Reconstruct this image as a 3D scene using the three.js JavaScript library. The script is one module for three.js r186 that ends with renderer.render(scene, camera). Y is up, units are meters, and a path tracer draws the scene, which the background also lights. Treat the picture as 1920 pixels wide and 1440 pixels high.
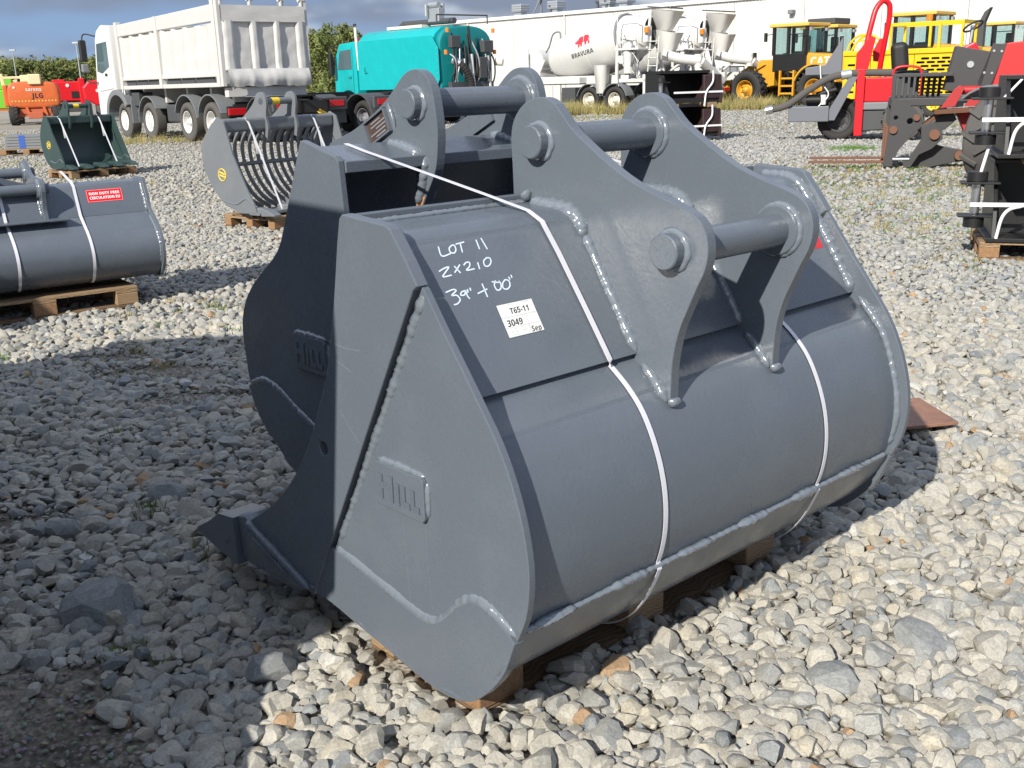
import * as THREE from 'three';
import { RoundedBoxGeometry } from 'three/addons/geometries/RoundedBoxGeometry.js';
import { mergeGeometries, toCreasedNormals } from 'three/addons/utils/BufferGeometryUtils.js';
import { ImprovedNoise } from 'three/addons/math/ImprovedNoise.js';
import { FontLoader } from 'three/addons/loaders/FontLoader.js';
import { TextGeometry } from 'three/addons/geometries/TextGeometry.js';

// ---------------------------------------------------------------- camera, sky, sun, exposure
const scene = new THREE.Scene();
const camera = new THREE.PerspectiveCamera(40.52, 4 / 3, 0.05, 3000);
camera.position.set(0, 1.42, 0);
camera.rotation.set(-0.2843, 0, -0.0272, 'YXZ');
const renderer = new THREE.WebGLRenderer({ antialias: true });
renderer.toneMapping = THREE.LinearToneMapping;
renderer.toneMappingExposure = 1.42;
renderer.shadowMap.enabled = true;

const noise = new ImprovedNoise();
function fbm(x, y, z, o = 5) { let s = 0, a = 0.5, f = 1; for (let i = 0; i < o; i++) { s += a * noise.noise(x * f, y * f, z * f); a *= 0.5; f *= 2.03; } return s; }
const clamp = (v, a, b) => Math.min(b, Math.max(a, v));
const sstep = (a, b, v) => { const t = clamp((v - a) / (b - a), 0, 1); return t * t * (3 - 2 * t); };
const mixn = (a, b, t) => a + (b - a) * t;
{
  const w = 2048, h = 1024, d = new Float32Array(w * h * 4);
  for (let j = 0; j < h; j++) {
    const el = ((j + 0.5) / h - 0.5) * Math.PI, ce = Math.cos(el), se = Math.sin(el);
    for (let i = 0; i < w; i++) {
      const az = ((i + 0.5) / w) * 2 * Math.PI - Math.PI;
      const X = ce * Math.cos(az), Z = ce * Math.sin(az);
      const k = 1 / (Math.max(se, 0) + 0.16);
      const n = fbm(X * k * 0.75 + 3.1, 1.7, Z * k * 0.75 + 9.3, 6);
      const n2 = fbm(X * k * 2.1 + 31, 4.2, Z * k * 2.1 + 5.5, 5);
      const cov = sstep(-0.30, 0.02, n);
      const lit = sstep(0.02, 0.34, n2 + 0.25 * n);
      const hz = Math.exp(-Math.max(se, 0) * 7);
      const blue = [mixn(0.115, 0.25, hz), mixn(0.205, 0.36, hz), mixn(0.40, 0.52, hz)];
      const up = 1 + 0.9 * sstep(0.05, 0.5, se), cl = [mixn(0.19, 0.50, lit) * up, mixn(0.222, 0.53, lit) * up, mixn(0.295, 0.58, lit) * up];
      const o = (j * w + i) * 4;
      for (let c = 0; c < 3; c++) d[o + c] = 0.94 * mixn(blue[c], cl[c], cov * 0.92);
      d[o + 3] = 1;
    }
  }
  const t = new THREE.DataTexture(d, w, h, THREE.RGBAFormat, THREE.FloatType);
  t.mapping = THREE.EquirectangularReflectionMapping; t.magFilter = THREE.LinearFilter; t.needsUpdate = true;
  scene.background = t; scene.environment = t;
}
const sun = new THREE.DirectionalLight(new THREE.Color(1.0, 0.945, 0.85), 4.75);
sun.position.set(-25.5, 32, 40.4); sun.target.position.set(0, 0, -4);
sun.castShadow = true; sun.shadow.mapSize.set(4096, 4096); sun.shadow.radius = 1.3;
Object.assign(sun.shadow.camera, { left: -40, right: 40, top: 40, bottom: -40, near: 1, far: 200 });
scene.add(sun, sun.target);

// ---------------------------------------------------------------- helpers
let seed = 12345;
function rnd() { seed = (seed + 0x6D2B79F5) | 0; let t = Math.imul(seed ^ (seed >>> 15), 1 | seed); t = (t + Math.imul(t ^ (t >>> 7), 61 | t)) ^ t; return ((t ^ (t >>> 14)) >>> 0) / 4294967296; }
const rr = (a, b) => a + (b - a) * rnd();
const PI = Math.PI;
const used = new Map();
function numbered(n) { const k = used.get(n) || 0; used.set(n, k + 1); return k ? n + '_' + String(k).padStart(3, '0') : n; }
function lin(r, g, b) { return new THREE.Color().setRGB(r, g, b); }
function std(c, rough = 0.6, metal = 0, extra = {}) { return new THREE.MeshPhysicalMaterial({ color: Array.isArray(c) ? lin(...c) : c, roughness: rough, metalness: metal, ...extra }); }
function clean(g) {
  if (g.index) g = g.toNonIndexed();
  for (const k of Object.keys(g.attributes)) if (!['position', 'normal', 'uv'].includes(k)) g.deleteAttribute(k);
  if (!g.attributes.normal) g.computeVertexNormals();
  if (!g.attributes.uv) g.setAttribute('uv', new THREE.BufferAttribute(new Float32Array(g.attributes.position.count * 2), 2));
  g.morphAttributes = {};
  return g;
}
function merge(gs) { gs = gs.flat(9).map(clean); return gs.length === 1 ? gs[0] : mergeGeometries(gs); }
function mesh(name, g, m, parent) {
  if (Array.isArray(g)) g = merge(g);
  const o = new THREE.Mesh(g, m); o.castShadow = o.receiveShadow = true;
  if (parent) { o.name = name; parent.add(o); } else { o.name = numbered(name); scene.add(o); }
  return o;
}
function group(name, parent) { const g = new THREE.Group(); g.name = name; parent.add(g); return g; }
function thing(name, label, category, p = [0, 0, 0], turn = 0, grp) {
  const o = new THREE.Group(); o.name = numbered(name); scene.add(o);
  o.position.set(...p); o.rotation.y = turn; o.userData = { label, category }; if (grp) o.userData.group = grp;
  return o;
}
function tag(o, label, category, grp, kind) { if (label) o.userData.label = label; if (category) o.userData.category = category; if (grp) o.userData.group = grp; if (kind) o.userData.kind = kind; return o; }
function dup(o, label, p, turn) { const c = o.clone(); c.name = numbered(o.name.replace(/_\d{3}$/, '')); c.userData = { ...o.userData, label }; scene.add(c); if (p) c.position.set(...p); if (turn !== undefined) c.rotation.y = turn; return c; }
function xf(g, p = [0, 0, 0], r = [0, 0, 0], s) { const m = new THREE.Matrix4().compose(new THREE.Vector3(...p), new THREE.Quaternion().setFromEuler(new THREE.Euler(...r)), s ? new THREE.Vector3(...s) : new THREE.Vector3(1, 1, 1)); g.applyMatrix4(m); return g; }
// box given by its min and max corners; b > 0 rounds its edges
function box(x0, x1, y0, y1, z0, z1, b = 0) {
  const w = Math.abs(x1 - x0), h = Math.abs(y1 - y0), d = Math.abs(z1 - z0);
  const g = b ? new RoundedBoxGeometry(w, h, d, 2, Math.min(b, w * 0.49, h * 0.49, d * 0.49)) : new THREE.BoxGeometry(w, h, d);
  g.translate((x0 + x1) / 2, (y0 + y1) / 2, (z0 + z1) / 2); return g;
}
function cbox(w, h, d, p, r, b = 0) { return xf(box(-w / 2, w / 2, -h / 2, h / 2, -d / 2, d / 2, b), p, r); }
// cylinder between two points
function rod(a, b, r, r2 = r, n = 16) {
  const A = new THREE.Vector3(...a), B = new THREE.Vector3(...b), d = B.clone().sub(A);
  const g = new THREE.CylinderGeometry(r2, r, d.length(), n);
  g.applyQuaternion(new THREE.Quaternion().setFromUnitVectors(new THREE.Vector3(0, 1, 0), d.normalize()));
  g.translate((A.x + B.x) / 2, (A.y + B.y) / 2, (A.z + B.z) / 2); return g;
}
function pipe(pts, r, seg = 0, n = 10, closed = false) { const c = new THREE.CatmullRomCurve3(pts.map(p => new THREE.Vector3(...p)), closed, 'centripetal'); return new THREE.TubeGeometry(c, seg || pts.length * 6, r, n, closed); }
function poly(pts, r, n = 8) { const o = []; for (let i = 0; i + 1 < pts.length; i++) o.push(rod(pts[i], pts[i + 1], r, r, n)); for (const p of pts.slice(1, -1)) { const s = new THREE.SphereGeometry(r, n, 6); s.translate(...p); o.push(s); } return o; }
// smooth a 2-D outline: Catmull-Rom through points
function smooth2(pts, closed = false, per = 5) { const c = new THREE.CatmullRomCurve3(pts.map(p => new THREE.Vector3(p[0], p[1], 0)), closed, 'centripetal'); return c.getPoints(per * pts.length).map(v => [v.x, v.y]); }
function shapeOf(pts, holes = []) { const s = new THREE.Shape(pts.map(p => new THREE.Vector2(p[0], p[1]))); for (const h of holes) s.holes.push(new THREE.Path(h.map(p => new THREE.Vector2(p[0], p[1])))); return s; }
// a plate whose outline lies in the (z, y) plane, between x0 and x1
function plateX(pts, x0, x1, bev = 0.002, holes) {
  const t = x1 - x0, b = Math.min(bev, t * 0.3);
  let g = new THREE.ExtrudeGeometry(shapeOf(pts, holes), { depth: t - 2 * b, bevelEnabled: b > 0, bevelThickness: b, bevelSize: b, bevelOffset: -b, bevelSegments: 2, curveSegments: 8 });
  g.rotateY(-PI / 2); g.translate(x1 - b, 0, 0); return g;
}
// a plate whose outline lies in the (x, y) plane, between z0 and z1
function plateZ(pts, z0, z1, bev = 0.002, holes) {
  const t = z1 - z0, b = Math.min(bev, t * 0.3);
  const g = new THREE.ExtrudeGeometry(shapeOf(pts, holes), { depth: t - 2 * b, bevelEnabled: b > 0, bevelThickness: b, bevelSize: b, bevelOffset: -b, bevelSegments: 2, curveSegments: 8 });
  g.translate(0, 0, z0 + b); return g;
}
// sheet of thickness t following an open (z, y) line, between x0 and x1
function sheetX(line, t, x0, x1, crease = 0.5) {
  const n = line.length, nor = [];
  for (let i = 0; i < n; i++) { const a = line[Math.max(0, i - 1)], b = line[Math.min(n - 1, i + 1)]; const dz = b[0] - a[0], dy = b[1] - a[1], l = Math.hypot(dz, dy) || 1; nor.push([-dy / l, dz / l]); }
  const out = [...line, ...line.map((p, i) => [p[0] - nor[i][0] * t, p[1] - nor[i][1] * t]).reverse()];
  return toCreasedNormals(clean(plateX(out, x0, x1, 0)), crease);
}
// weld bead: an uneven rounded seam along a 3-D path
function bead(path, r, s = 1, flat = 0.75) {
  const c = new THREE.CatmullRomCurve3(path.map(p => new THREE.Vector3(...p)), false, 'centripetal');
  const L = c.getLength(), n = clamp(Math.round(L / 0.006), 12, 320), g = new THREE.TubeGeometry(c, n, r, 8, false), q = g.attributes.position;
  for (let i = 0; i <= n; i++) {
    const cc = c.getPointAt(i / n), w = 1 + 0.05 * Math.sin(i * 1.3 + s) + 0.16 * noise.noise(i * 0.31 + s * 7.7, s, 0.3) + 0.26 * noise.noise(i * 0.09, s * 3.1, 1.3);
    const end = Math.sqrt(clamp((Math.min(i, n - i) + 0.02) / 3.5, 0, 1));
    for (let j = 0; j <= 8; j++) { const k = i * 9 + j, v = new THREE.Vector3().fromBufferAttribute(q, k).sub(cc).multiplyScalar(end * w * (1 + 0.24 * noise.noise(i * 0.9, j * 1.7, s) + 0.10 * Math.cos(j * 2.36 + s))).add(cc); q.setXYZ(k, v.x, v.y, v.z); }
  }
  g.computeVertexNormals(); return g;
}
// flat ribbon along points with given per-point normals
function ribbon(pts, nor, w, t) {
  const P = pts.map(p => new THREE.Vector3(...p)), N = nor.map(p => new THREE.Vector3(...p).normalize()), n = P.length, pos = [], uv = [], idx = [];
  for (let i = 0; i < n; i++) {
    const d = P[Math.min(n - 1, i + 1)].clone().sub(P[Math.max(0, i - 1)]).normalize(), s = d.clone().cross(N[i]).normalize().multiplyScalar(w / 2), u = N[i].clone().multiplyScalar(t);
    for (const v of [P[i].clone().sub(s), P[i].clone().add(s), P[i].clone().add(s).add(u), P[i].clone().sub(s).add(u)]) pos.push(v.x, v.y, v.z), uv.push(i / n, 0);
    if (i) for (let k = 0; k < 4; k++) { const a = (i - 1) * 4 + k, b = (i - 1) * 4 + (k + 1) % 4; idx.push(a, b, a + 4, b, b + 4, a + 4); }
  }
  const e = (n - 1) * 4; idx.push(0, 2, 1, 0, 3, 2, e, e + 1, e + 2, e, e + 2, e + 3);
  const g = new THREE.BufferGeometry(); g.setAttribute('position', new THREE.Float32BufferAttribute(pos, 3)); g.setAttribute('uv', new THREE.Float32BufferAttribute(uv, 2)); g.setIndex(idx);
  return toCreasedNormals(clean(g), 0.6);
}
function quadGrid(f, nu, nv) { // surface f(u, v) -> [x, y, z]
  const pos = [], uv = [], idx = [];
  for (let j = 0; j <= nv; j++) for (let i = 0; i <= nu; i++) { pos.push(...f(i / nu, j / nv)); uv.push(i / nu, j / nv); if (i && j) { const a = (j - 1) * (nu + 1) + i - 1; idx.push(a, a + 1, a + nu + 1, a + 1, a + nu + 2, a + nu + 1); } }
  const g = new THREE.BufferGeometry(); g.setAttribute('position', new THREE.Float32BufferAttribute(pos, 3)); g.setAttribute('uv', new THREE.Float32BufferAttribute(uv, 2)); g.setIndex(idx); g.computeVertexNormals(); return g;
}
const fonts = { bold: await new FontLoader().loadAsync('fonts/droid/droid_sans_bold.typeface.json') };
// raised lettering in the (x, y) plane, centred, facing +z
function text(s, size, depth = 0.004, f = fonts.bold, sx = 1) { const g = new TextGeometry(s, { font: f, size, depth, curveSegments: 3, bevelEnabled: false }); g.computeBoundingBox(); const b = g.boundingBox; g.translate(-(b.min.x + b.max.x) / 2, -(b.min.y + b.max.y) / 2, 0); if (sx !== 1) g.scale(sx, 1, 1); return g; }
// noise textures
function dataTex(n, f, srgb = false, rep = 1) {
  const d = new Uint8Array(n * n * 4);
  for (let j = 0; j < n; j++) for (let i = 0; i < n; i++) { const v = f(i / n, j / n), o = (j * n + i) * 4; const a = Array.isArray(v) ? v : [v, v, v]; for (let c = 0; c < 3; c++) d[o + c] = clamp(a[c] * 255, 0, 255); d[o + 3] = 255; }
  const t = new THREE.DataTexture(d, n, n); t.wrapS = t.wrapT = THREE.RepeatWrapping; t.magFilter = THREE.LinearFilter; t.minFilter = THREE.LinearMipmapLinearFilter; t.generateMipmaps = true; if (srgb) t.colorSpace = THREE.SRGBColorSpace; t.repeat.set(rep, rep); t.needsUpdate = true; return t;
}
// tileable value noise
function tileNoise(per, sd) { const h = (x, y) => { let t = Math.imul(((x % per) + per) % per * 374761393 + (((y % per) + per) % per) * 668265263 + sd * 974711, 1274126177); t ^= t >>> 13; t = Math.imul(t, 1103515245); return ((t ^ (t >>> 16)) >>> 0) / 4294967296; }; return (u, v) => { const x = u * per, y = v * per, i = Math.floor(x), j = Math.floor(y), a = x - i, b = y - j, s = a * a * (3 - 2 * a), t = b * b * (3 - 2 * b); return mixn(mixn(h(i, j), h(i + 1, j), s), mixn(h(i, j + 1), h(i + 1, j + 1), s), t); }; }
// uv in metres by dominant axis
function metreUV(g, s = 1) { g = clean(g); const p = g.attributes.position, n = g.attributes.normal, u = g.attributes.uv; for (let i = 0; i < p.count; i++) { const ax = Math.abs(n.getX(i)), ay = Math.abs(n.getY(i)), az = Math.abs(n.getZ(i)); if (ax >= ay && ax >= az) u.setXY(i, p.getZ(i) * s, p.getY(i) * s); else if (ay >= az) u.setXY(i, p.getX(i) * s, p.getZ(i) * s); else u.setXY(i, p.getX(i) * s, p.getY(i) * s); } return g; }

// ---------------------------------------------------------------- materials
const n8 = tileNoise(8, 1), n32 = tileNoise(32, 2), n128 = tileNoise(128, 3), n256 = tileNoise(256, 4), n16 = tileNoise(16, 9);
const texOrange = dataTex(512, (u, v) => 0.5 * n128(u, v) + 0.3 * n256(u, v) + 0.2 * n32(u, v));
const texScuff = dataTex(512, (u, v) => { const a = n8(u, v) * 0.35 + n32(u, v) * 0.3 + n128(u, v) * 0.2 + n256(u, v) * 0.15; return 0.42 + 0.55 * a; });
const texDust = dataTex(512, (u, v) => { const a = n8(u, v) * 0.5 + n16(u, v) * 0.3 + n128(u, v) * 0.2, k = sstep(0.45, 0.8, a) * 0.05 + (n256(u, v) - 0.5) * 0.03; return [0.935 + k * 0.6, 0.935 + k * 0.58, 0.935 + k * 0.5]; }, true);
function painted(c, rough, extra = {}) { const m = std(c, rough, 0, { bumpMap: texOrange, bumpScale: 0.00035, roughnessMap: texScuff, map: texDust, ...extra }); m.roughness = rough * 1.45; return m; }
const M = {};
M.bucket = painted([0.122, 0.143, 0.171], 0.27);
M.weld = std([0.140, 0.163, 0.19], 0.20, 0, { clearcoat: 0.8, clearcoatRoughness: 0.10 });
M.bucketLight = painted([0.165, 0.18, 0.195], 0.36);
M.bucketGreen = painted([0.035, 0.065, 0.062], 0.42);
M.blackPaint = std([0.012, 0.012, 0.013], 0.42);
M.black = std([0.012, 0.012, 0.012], 0.6);
M.rubber = std([0.028, 0.027, 0.026], 0.85);
M.rubberDusty = std([0.085, 0.08, 0.075], 0.95);
M.rust = std([0.16, 0.075, 0.045], 0.85);
M.strap = std([0.62, 0.62, 0.66], 0.42);
M.strapWhite = std([0.80, 0.80, 0.80], 0.5);
M.chalk = std([0.62, 0.72, 0.80], 0.8);
M.red = std([0.52, 0.02, 0.03], 0.4);
M.white = std([0.62, 0.62, 0.60], 0.42);
M.whiteDirty = painted([0.58, 0.575, 0.555], 0.5);
M.glass = std([0.82, 0.90, 0.90], 0.05, 0, { transmission: 1, thickness: 0, ior: 1.5 });
M.glassDark = std([0.07, 0.11, 0.12], 0.05, 0);
M.steel = std([0.55, 0.55, 0.56], 0.28, 0.9);
M.galv = std([0.42, 0.44, 0.46], 0.45, 0.55);
M.tail = std([0.45, 0.01, 0.015], 0.25);
M.amber = std([0.75, 0.20, 0.02], 0.3);
M.darkGrey = std([0.055, 0.058, 0.062], 0.6);
M.midGrey = std([0.16, 0.17, 0.18], 0.6);
M.rim = std([0.66, 0.63, 0.55], 0.5);
const texWood = dataTex(512, (u, v) => { const g = n256(u * 0.06 + 0.013, v) * 0.4 + tw(u, v) * 0.6; return [0.58 + g * 0.28, 0.48 + g * 0.26, 0.36 + g * 0.22]; }, true);
function tw(u, v) { return 0.5 + 0.5 * Math.sin((v * 38 + 2.2 * n8(u, v) + 0.7 * n32(u, v)) * 6.28); }
M.wood = std([0.56, 0.54, 0.52], 0.85, 0, { map: texWood });
M.woodDark = std([0.30, 0.27, 0.25], 0.9, 0, { map: texWood });
const texChip = dataTex(512, (u, v) => { const g = n256(u, v) * 0.5 + n128(u, v) * 0.3 + n32(u, v) * 0.2; return [0.50 + g * 0.36, 0.385 + g * 0.32, 0.275 + g * 0.26]; }, true);
M.chip = std([0.60, 0.56, 0.52], 0.9, 0, { map: texChip });
// ---------------------------------------------------------------- the pair of buckets in the foreground (local frame: x along the width, y up, z towards the camera side)
const LOT = { p: [-0.14166, 0, -2.02544], turn: PI / 180 * 42 };
const lotPoint = (x, y, z) => new THREE.Vector3(x, y, z).applyAxisAngle(new THREE.Vector3(0, 1, 0), LOT.turn).add(new THREE.Vector3(...LOT.p)).toArray();
const plateBack = smooth2([[-0.045, 1.019], [0.025, 0.925], [0.106, 0.821], [0.168, 0.736], [0.211, 0.648], [0.238, 0.556], [0.246, 0.479], [0.234, 0.393], [0.206, 0.328]], false, 3);
const wearCurve = smooth2([[0.206, 0.333], [0.143, 0.363], [0.085, 0.374], [0.04, 0.355], [-0.028, 0.29], [-0.062, 0.268], [-0.096, 0.261], [-0.155, 0.268], [-0.3, 0.293], [-0.461, 0.32]], false, 4);
const heelCurve = smooth2([[-0.63, 0.1525], [-0.502, 0.160], [-0.407, 0.147], [-0.252, 0.124], [-0.129, 0.106], [-0.022, 0.102], [0.057, 0.124], [0.118, 0.175], [0.171, 0.243], [0.206, 0.325]], false, 3);
const mouthCurve = smooth2([[-0.334, 1.085], [-0.363, 0.96], [-0.392, 0.856], [-0.428, 0.754], [-0.476, 0.665], [-0.53, 0.57], [-0.608, 0.472], [-0.733, 0.359], [-0.88, 0.265]], false, 3);
const circle = (cz, cy, r, n = 20) => Array.from({ length: n }, (_, i) => [cz + r * Math.cos(i / n * 2 * PI), cy + r * Math.sin(i / n * 2 * PI)]);
const cutterOutline = [[-0.318, 1.143], [-0.306, 1.153], [-0.148, 1.142], [-0.133, 1.134], [-0.084, 1.074], [-0.051, 1.028], [-0.068, 1.016], [-0.468, 0.322], [-0.56, 0.157], [-0.66, 0.15], [-0.90, 0.165], [-0.90, 0.25], ...mouthCurve.slice().reverse()];
function logoPlate(parent, x, z, y, sgn) { // raised name plate on a side plate, letters stand proud
  const g = group('name_plate', parent);
  const r = 0.014, W = 0.090, H = 0.052, out = [];
  for (const [cz, cy, a0] of [[W - r, H - r, 0], [-W + r, H - r, 90], [-W + r, -H + r, 180], [W - r, -H + r, 270]]) for (let k = 0; k <= 5; k++) { const a = (a0 + k * 18) * PI / 180; out.push([z + cz + r * Math.cos(a), y + cy + r * Math.sin(a)]); }
  mesh('plate', plateX(out, x - 0.012, x, 0.002), M.bucket, g);
  const L = [], b = (z0, z1, y0, y1) => L.push(box(x - 0.0155, x - 0.011, y + y0, y + y1, z + sgn * z0, z + sgn * z1));
  b(-0.074, -0.057, -0.032, 0.026); b(-0.057, -0.034, -0.006, 0.008); b(-0.034, -0.018, -0.032, 0.030);
  b(-0.010, 0.005, -0.032, 0.018); b(0.012, 0.027, -0.032, 0.018); b(0.027, 0.043, -0.032, -0.018); b(0.046, 0.060, -0.032, 0.018); b(0.060, 0.076, -0.032, -0.018);
  mesh('raised_letters', L, M.bucket, g);
  mesh('weld_bead', [bead([[x, y + H + 0.001, z - W], [x, y + H + 0.003, z], [x, y + H + 0.001, z + W - 0.004]], 0.0095, 3), bead([[x, y + H - 0.01, z + W + 0.001], [x, y, z + W + 0.002], [x, y - H + 0.012, z + W + 0.001]], 0.0075, 5)], M.weld, g);
}
// tooth: adapter + sheath pointing to -z
function tooth(parent, x, lit = true) {
  const t = group('tooth', parent);
  const ad = [[-0.55, 0.175], [-0.905, 0.272], [-0.945, 0.262], [-0.945, 0.125], [-0.66, 0.130]];
  mesh('adapter', toCreasedNormals(clean(plateX(ad, x - 0.015, x + 0.075, 0.012)), 0.6), M.bucket, t);
  const w = 0.055, z0 = -0.953, z1 = -1.20, P = (z, yt, yb, hw) => [[x + 0.03 - hw, yb, z], [x + 0.03 + hw, yb, z], [x + 0.03 + hw, yt, z], [x + 0.03 - hw, yt, z]];
  const rings = [P(z0, 0.255, 0.110, w), P(-1.04, 0.242, 0.118, w), P(-1.12, 0.192, 0.128, w * 0.98), P(z1, 0.150, 0.137, w * 0.96)], pos = [], idx = [];
  rings.forEach((r, i) => { r.forEach(v => pos.push(...v)); if (i) for (let k = 0; k < 4; k++) { const a = (i - 1) * 4 + k, b = (i - 1) * 4 + (k + 1) % 4; idx.push(a, a + 4, b, b, a + 4, b + 4); } });
  idx.push(0, 1, 2, 0, 2, 3, 12, 14, 13, 12, 15, 14);
  const g = new THREE.BufferGeometry(); g.setAttribute('position', new THREE.Float32BufferAttribute(pos, 3)); g.setIndex(idx); g.computeVertexNormals();
  mesh('tooth_tip', [toCreasedNormals(clean(g), 0.2), rod([x - 0.03, 0.172, -1.005], [x + 0.09, 0.172, -1.005], 0.008)], M.bucket, t);
  if (lit) mesh('weld_bead', [bead([[x - 0.016, 0.262, -0.89], [x - 0.02, 0.24, -0.80], [x - 0.02, 0.205, -0.68], [x - 0.02, 0.172, -0.57]], 0.013, 8), bead([[x - 0.018, 0.225, -0.86], [x - 0.02, 0.20, -0.76], [x - 0.02, 0.178, -0.68]], 0.008, 9)], M.bucket, t);
}
const earOutline = [...smooth2([[-0.362, 1.10], [-0.363, 1.16], [-0.365, 1.228], [-0.367, 1.277], [-0.360, 1.315], [-0.341, 1.344], [-0.312, 1.366], [-0.277, 1.377], [-0.243, 1.377], [-0.211, 1.363], [-0.184, 1.336], [-0.15, 1.303], [-0.09, 1.262], [-0.024, 1.222], [0.029, 1.195], [0.088, 1.173], [0.149, 1.155], [0.193, 1.139], [0.221, 1.123], [0.240, 1.096], [0.2465, 1.069], [0.246, 1.044], [0.238, 1.012], [0.217, 0.97], [0.194, 0.92], [0.176, 0.88], [0.162, 0.832], [0.155, 0.79], [0.153, 0.747], [0.152, 0.708]], false, 3), [0.135, 0.70], [0.045, 0.78], [-0.16, 1.09], [-0.30, 1.10]];
const slopeTop = [-0.15, 1.118], slopeLow = [0.05, 0.80], sDir = [0.5324, -0.8465], sNor = [0.8465, 0.5324];
const onSlope = (x, s, lift = 0) => [x, slopeTop[1] + sDir[1] * s + sNor[1] * lift, slopeTop[0] + sDir[0] * s + sNor[0] * lift];
const shellLow = smooth2([[0.015, 0.805], [0.054, 0.779], [0.103, 0.740], [0.143, 0.695], [0.182, 0.62], [0.206, 0.54], [0.213, 0.46], [0.205, 0.39], [0.182, 0.32], [0.14, 0.235], [0.085, 0.172], [0.02, 0.137], [-0.06, 0.128], [-0.16, 0.130]], false, 5);
function pinSet(parent, x0, x1, t, z, y, r, name = 'pin') { // pin through two ears whose outer faces lie at x0 and x1 + t
  const g = group(name, parent);
  mesh('shaft', new THREE.CylinderGeometry(r, r, x1 - x0, 40).rotateZ(PI / 2).translate((x0 + x1) / 2, y, z), M.bucket, g);
  const end = (xa, xb) => toCreasedNormals(clean(xf(new THREE.LatheGeometry([[0, 0], [r - 0.003, 0], [r, 0.003], [r, Math.abs(xb - xa)]].map(p => new THREE.Vector2(...p)), 40), [xa, y, z], [0, 0, xb > xa ? -PI / 2 : PI / 2])), 0.6);
  const ring = (x, R, br, s) => bead(Array.from({ length: 25 }, (_, i) => [x, y - R * Math.cos(i / 24 * 2 * PI), z + R * Math.sin(i / 24 * 2 * PI)]), br, s);
  mesh('pin_end', end(x0 - 0.036, x0 + 0.01), M.bucket, g);
  mesh('pin_end', end(x1 + t + 0.036, x1 + t - 0.01), M.bucket, g);
  mesh('weld_bead', [ring(x0, r + 0.001, 0.0105, 1), ring(x1 + t, r + 0.001, 0.0105, 2)], M.weld, g);
  for (const [a, b] of [[x0 + t, x0 + t + 0.016], [x1 - 0.016, x1]]) {
    mesh('boss', toCreasedNormals(clean(xf(new THREE.LatheGeometry([[r, 0], [r + 0.018, 0], [r + 0.021, 0.003], [r + 0.021, 0.016], [r, 0.016], [r, 0]].map(p => new THREE.Vector2(...p)), 40), [a, y, z], [0, 0, -PI / 2])), 0.6), M.bucket, g);
    mesh('weld_bead', ring(a === x0 + t ? a : b, r + 0.020, 0.0105, 4), M.weld, g);
  }
}
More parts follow.
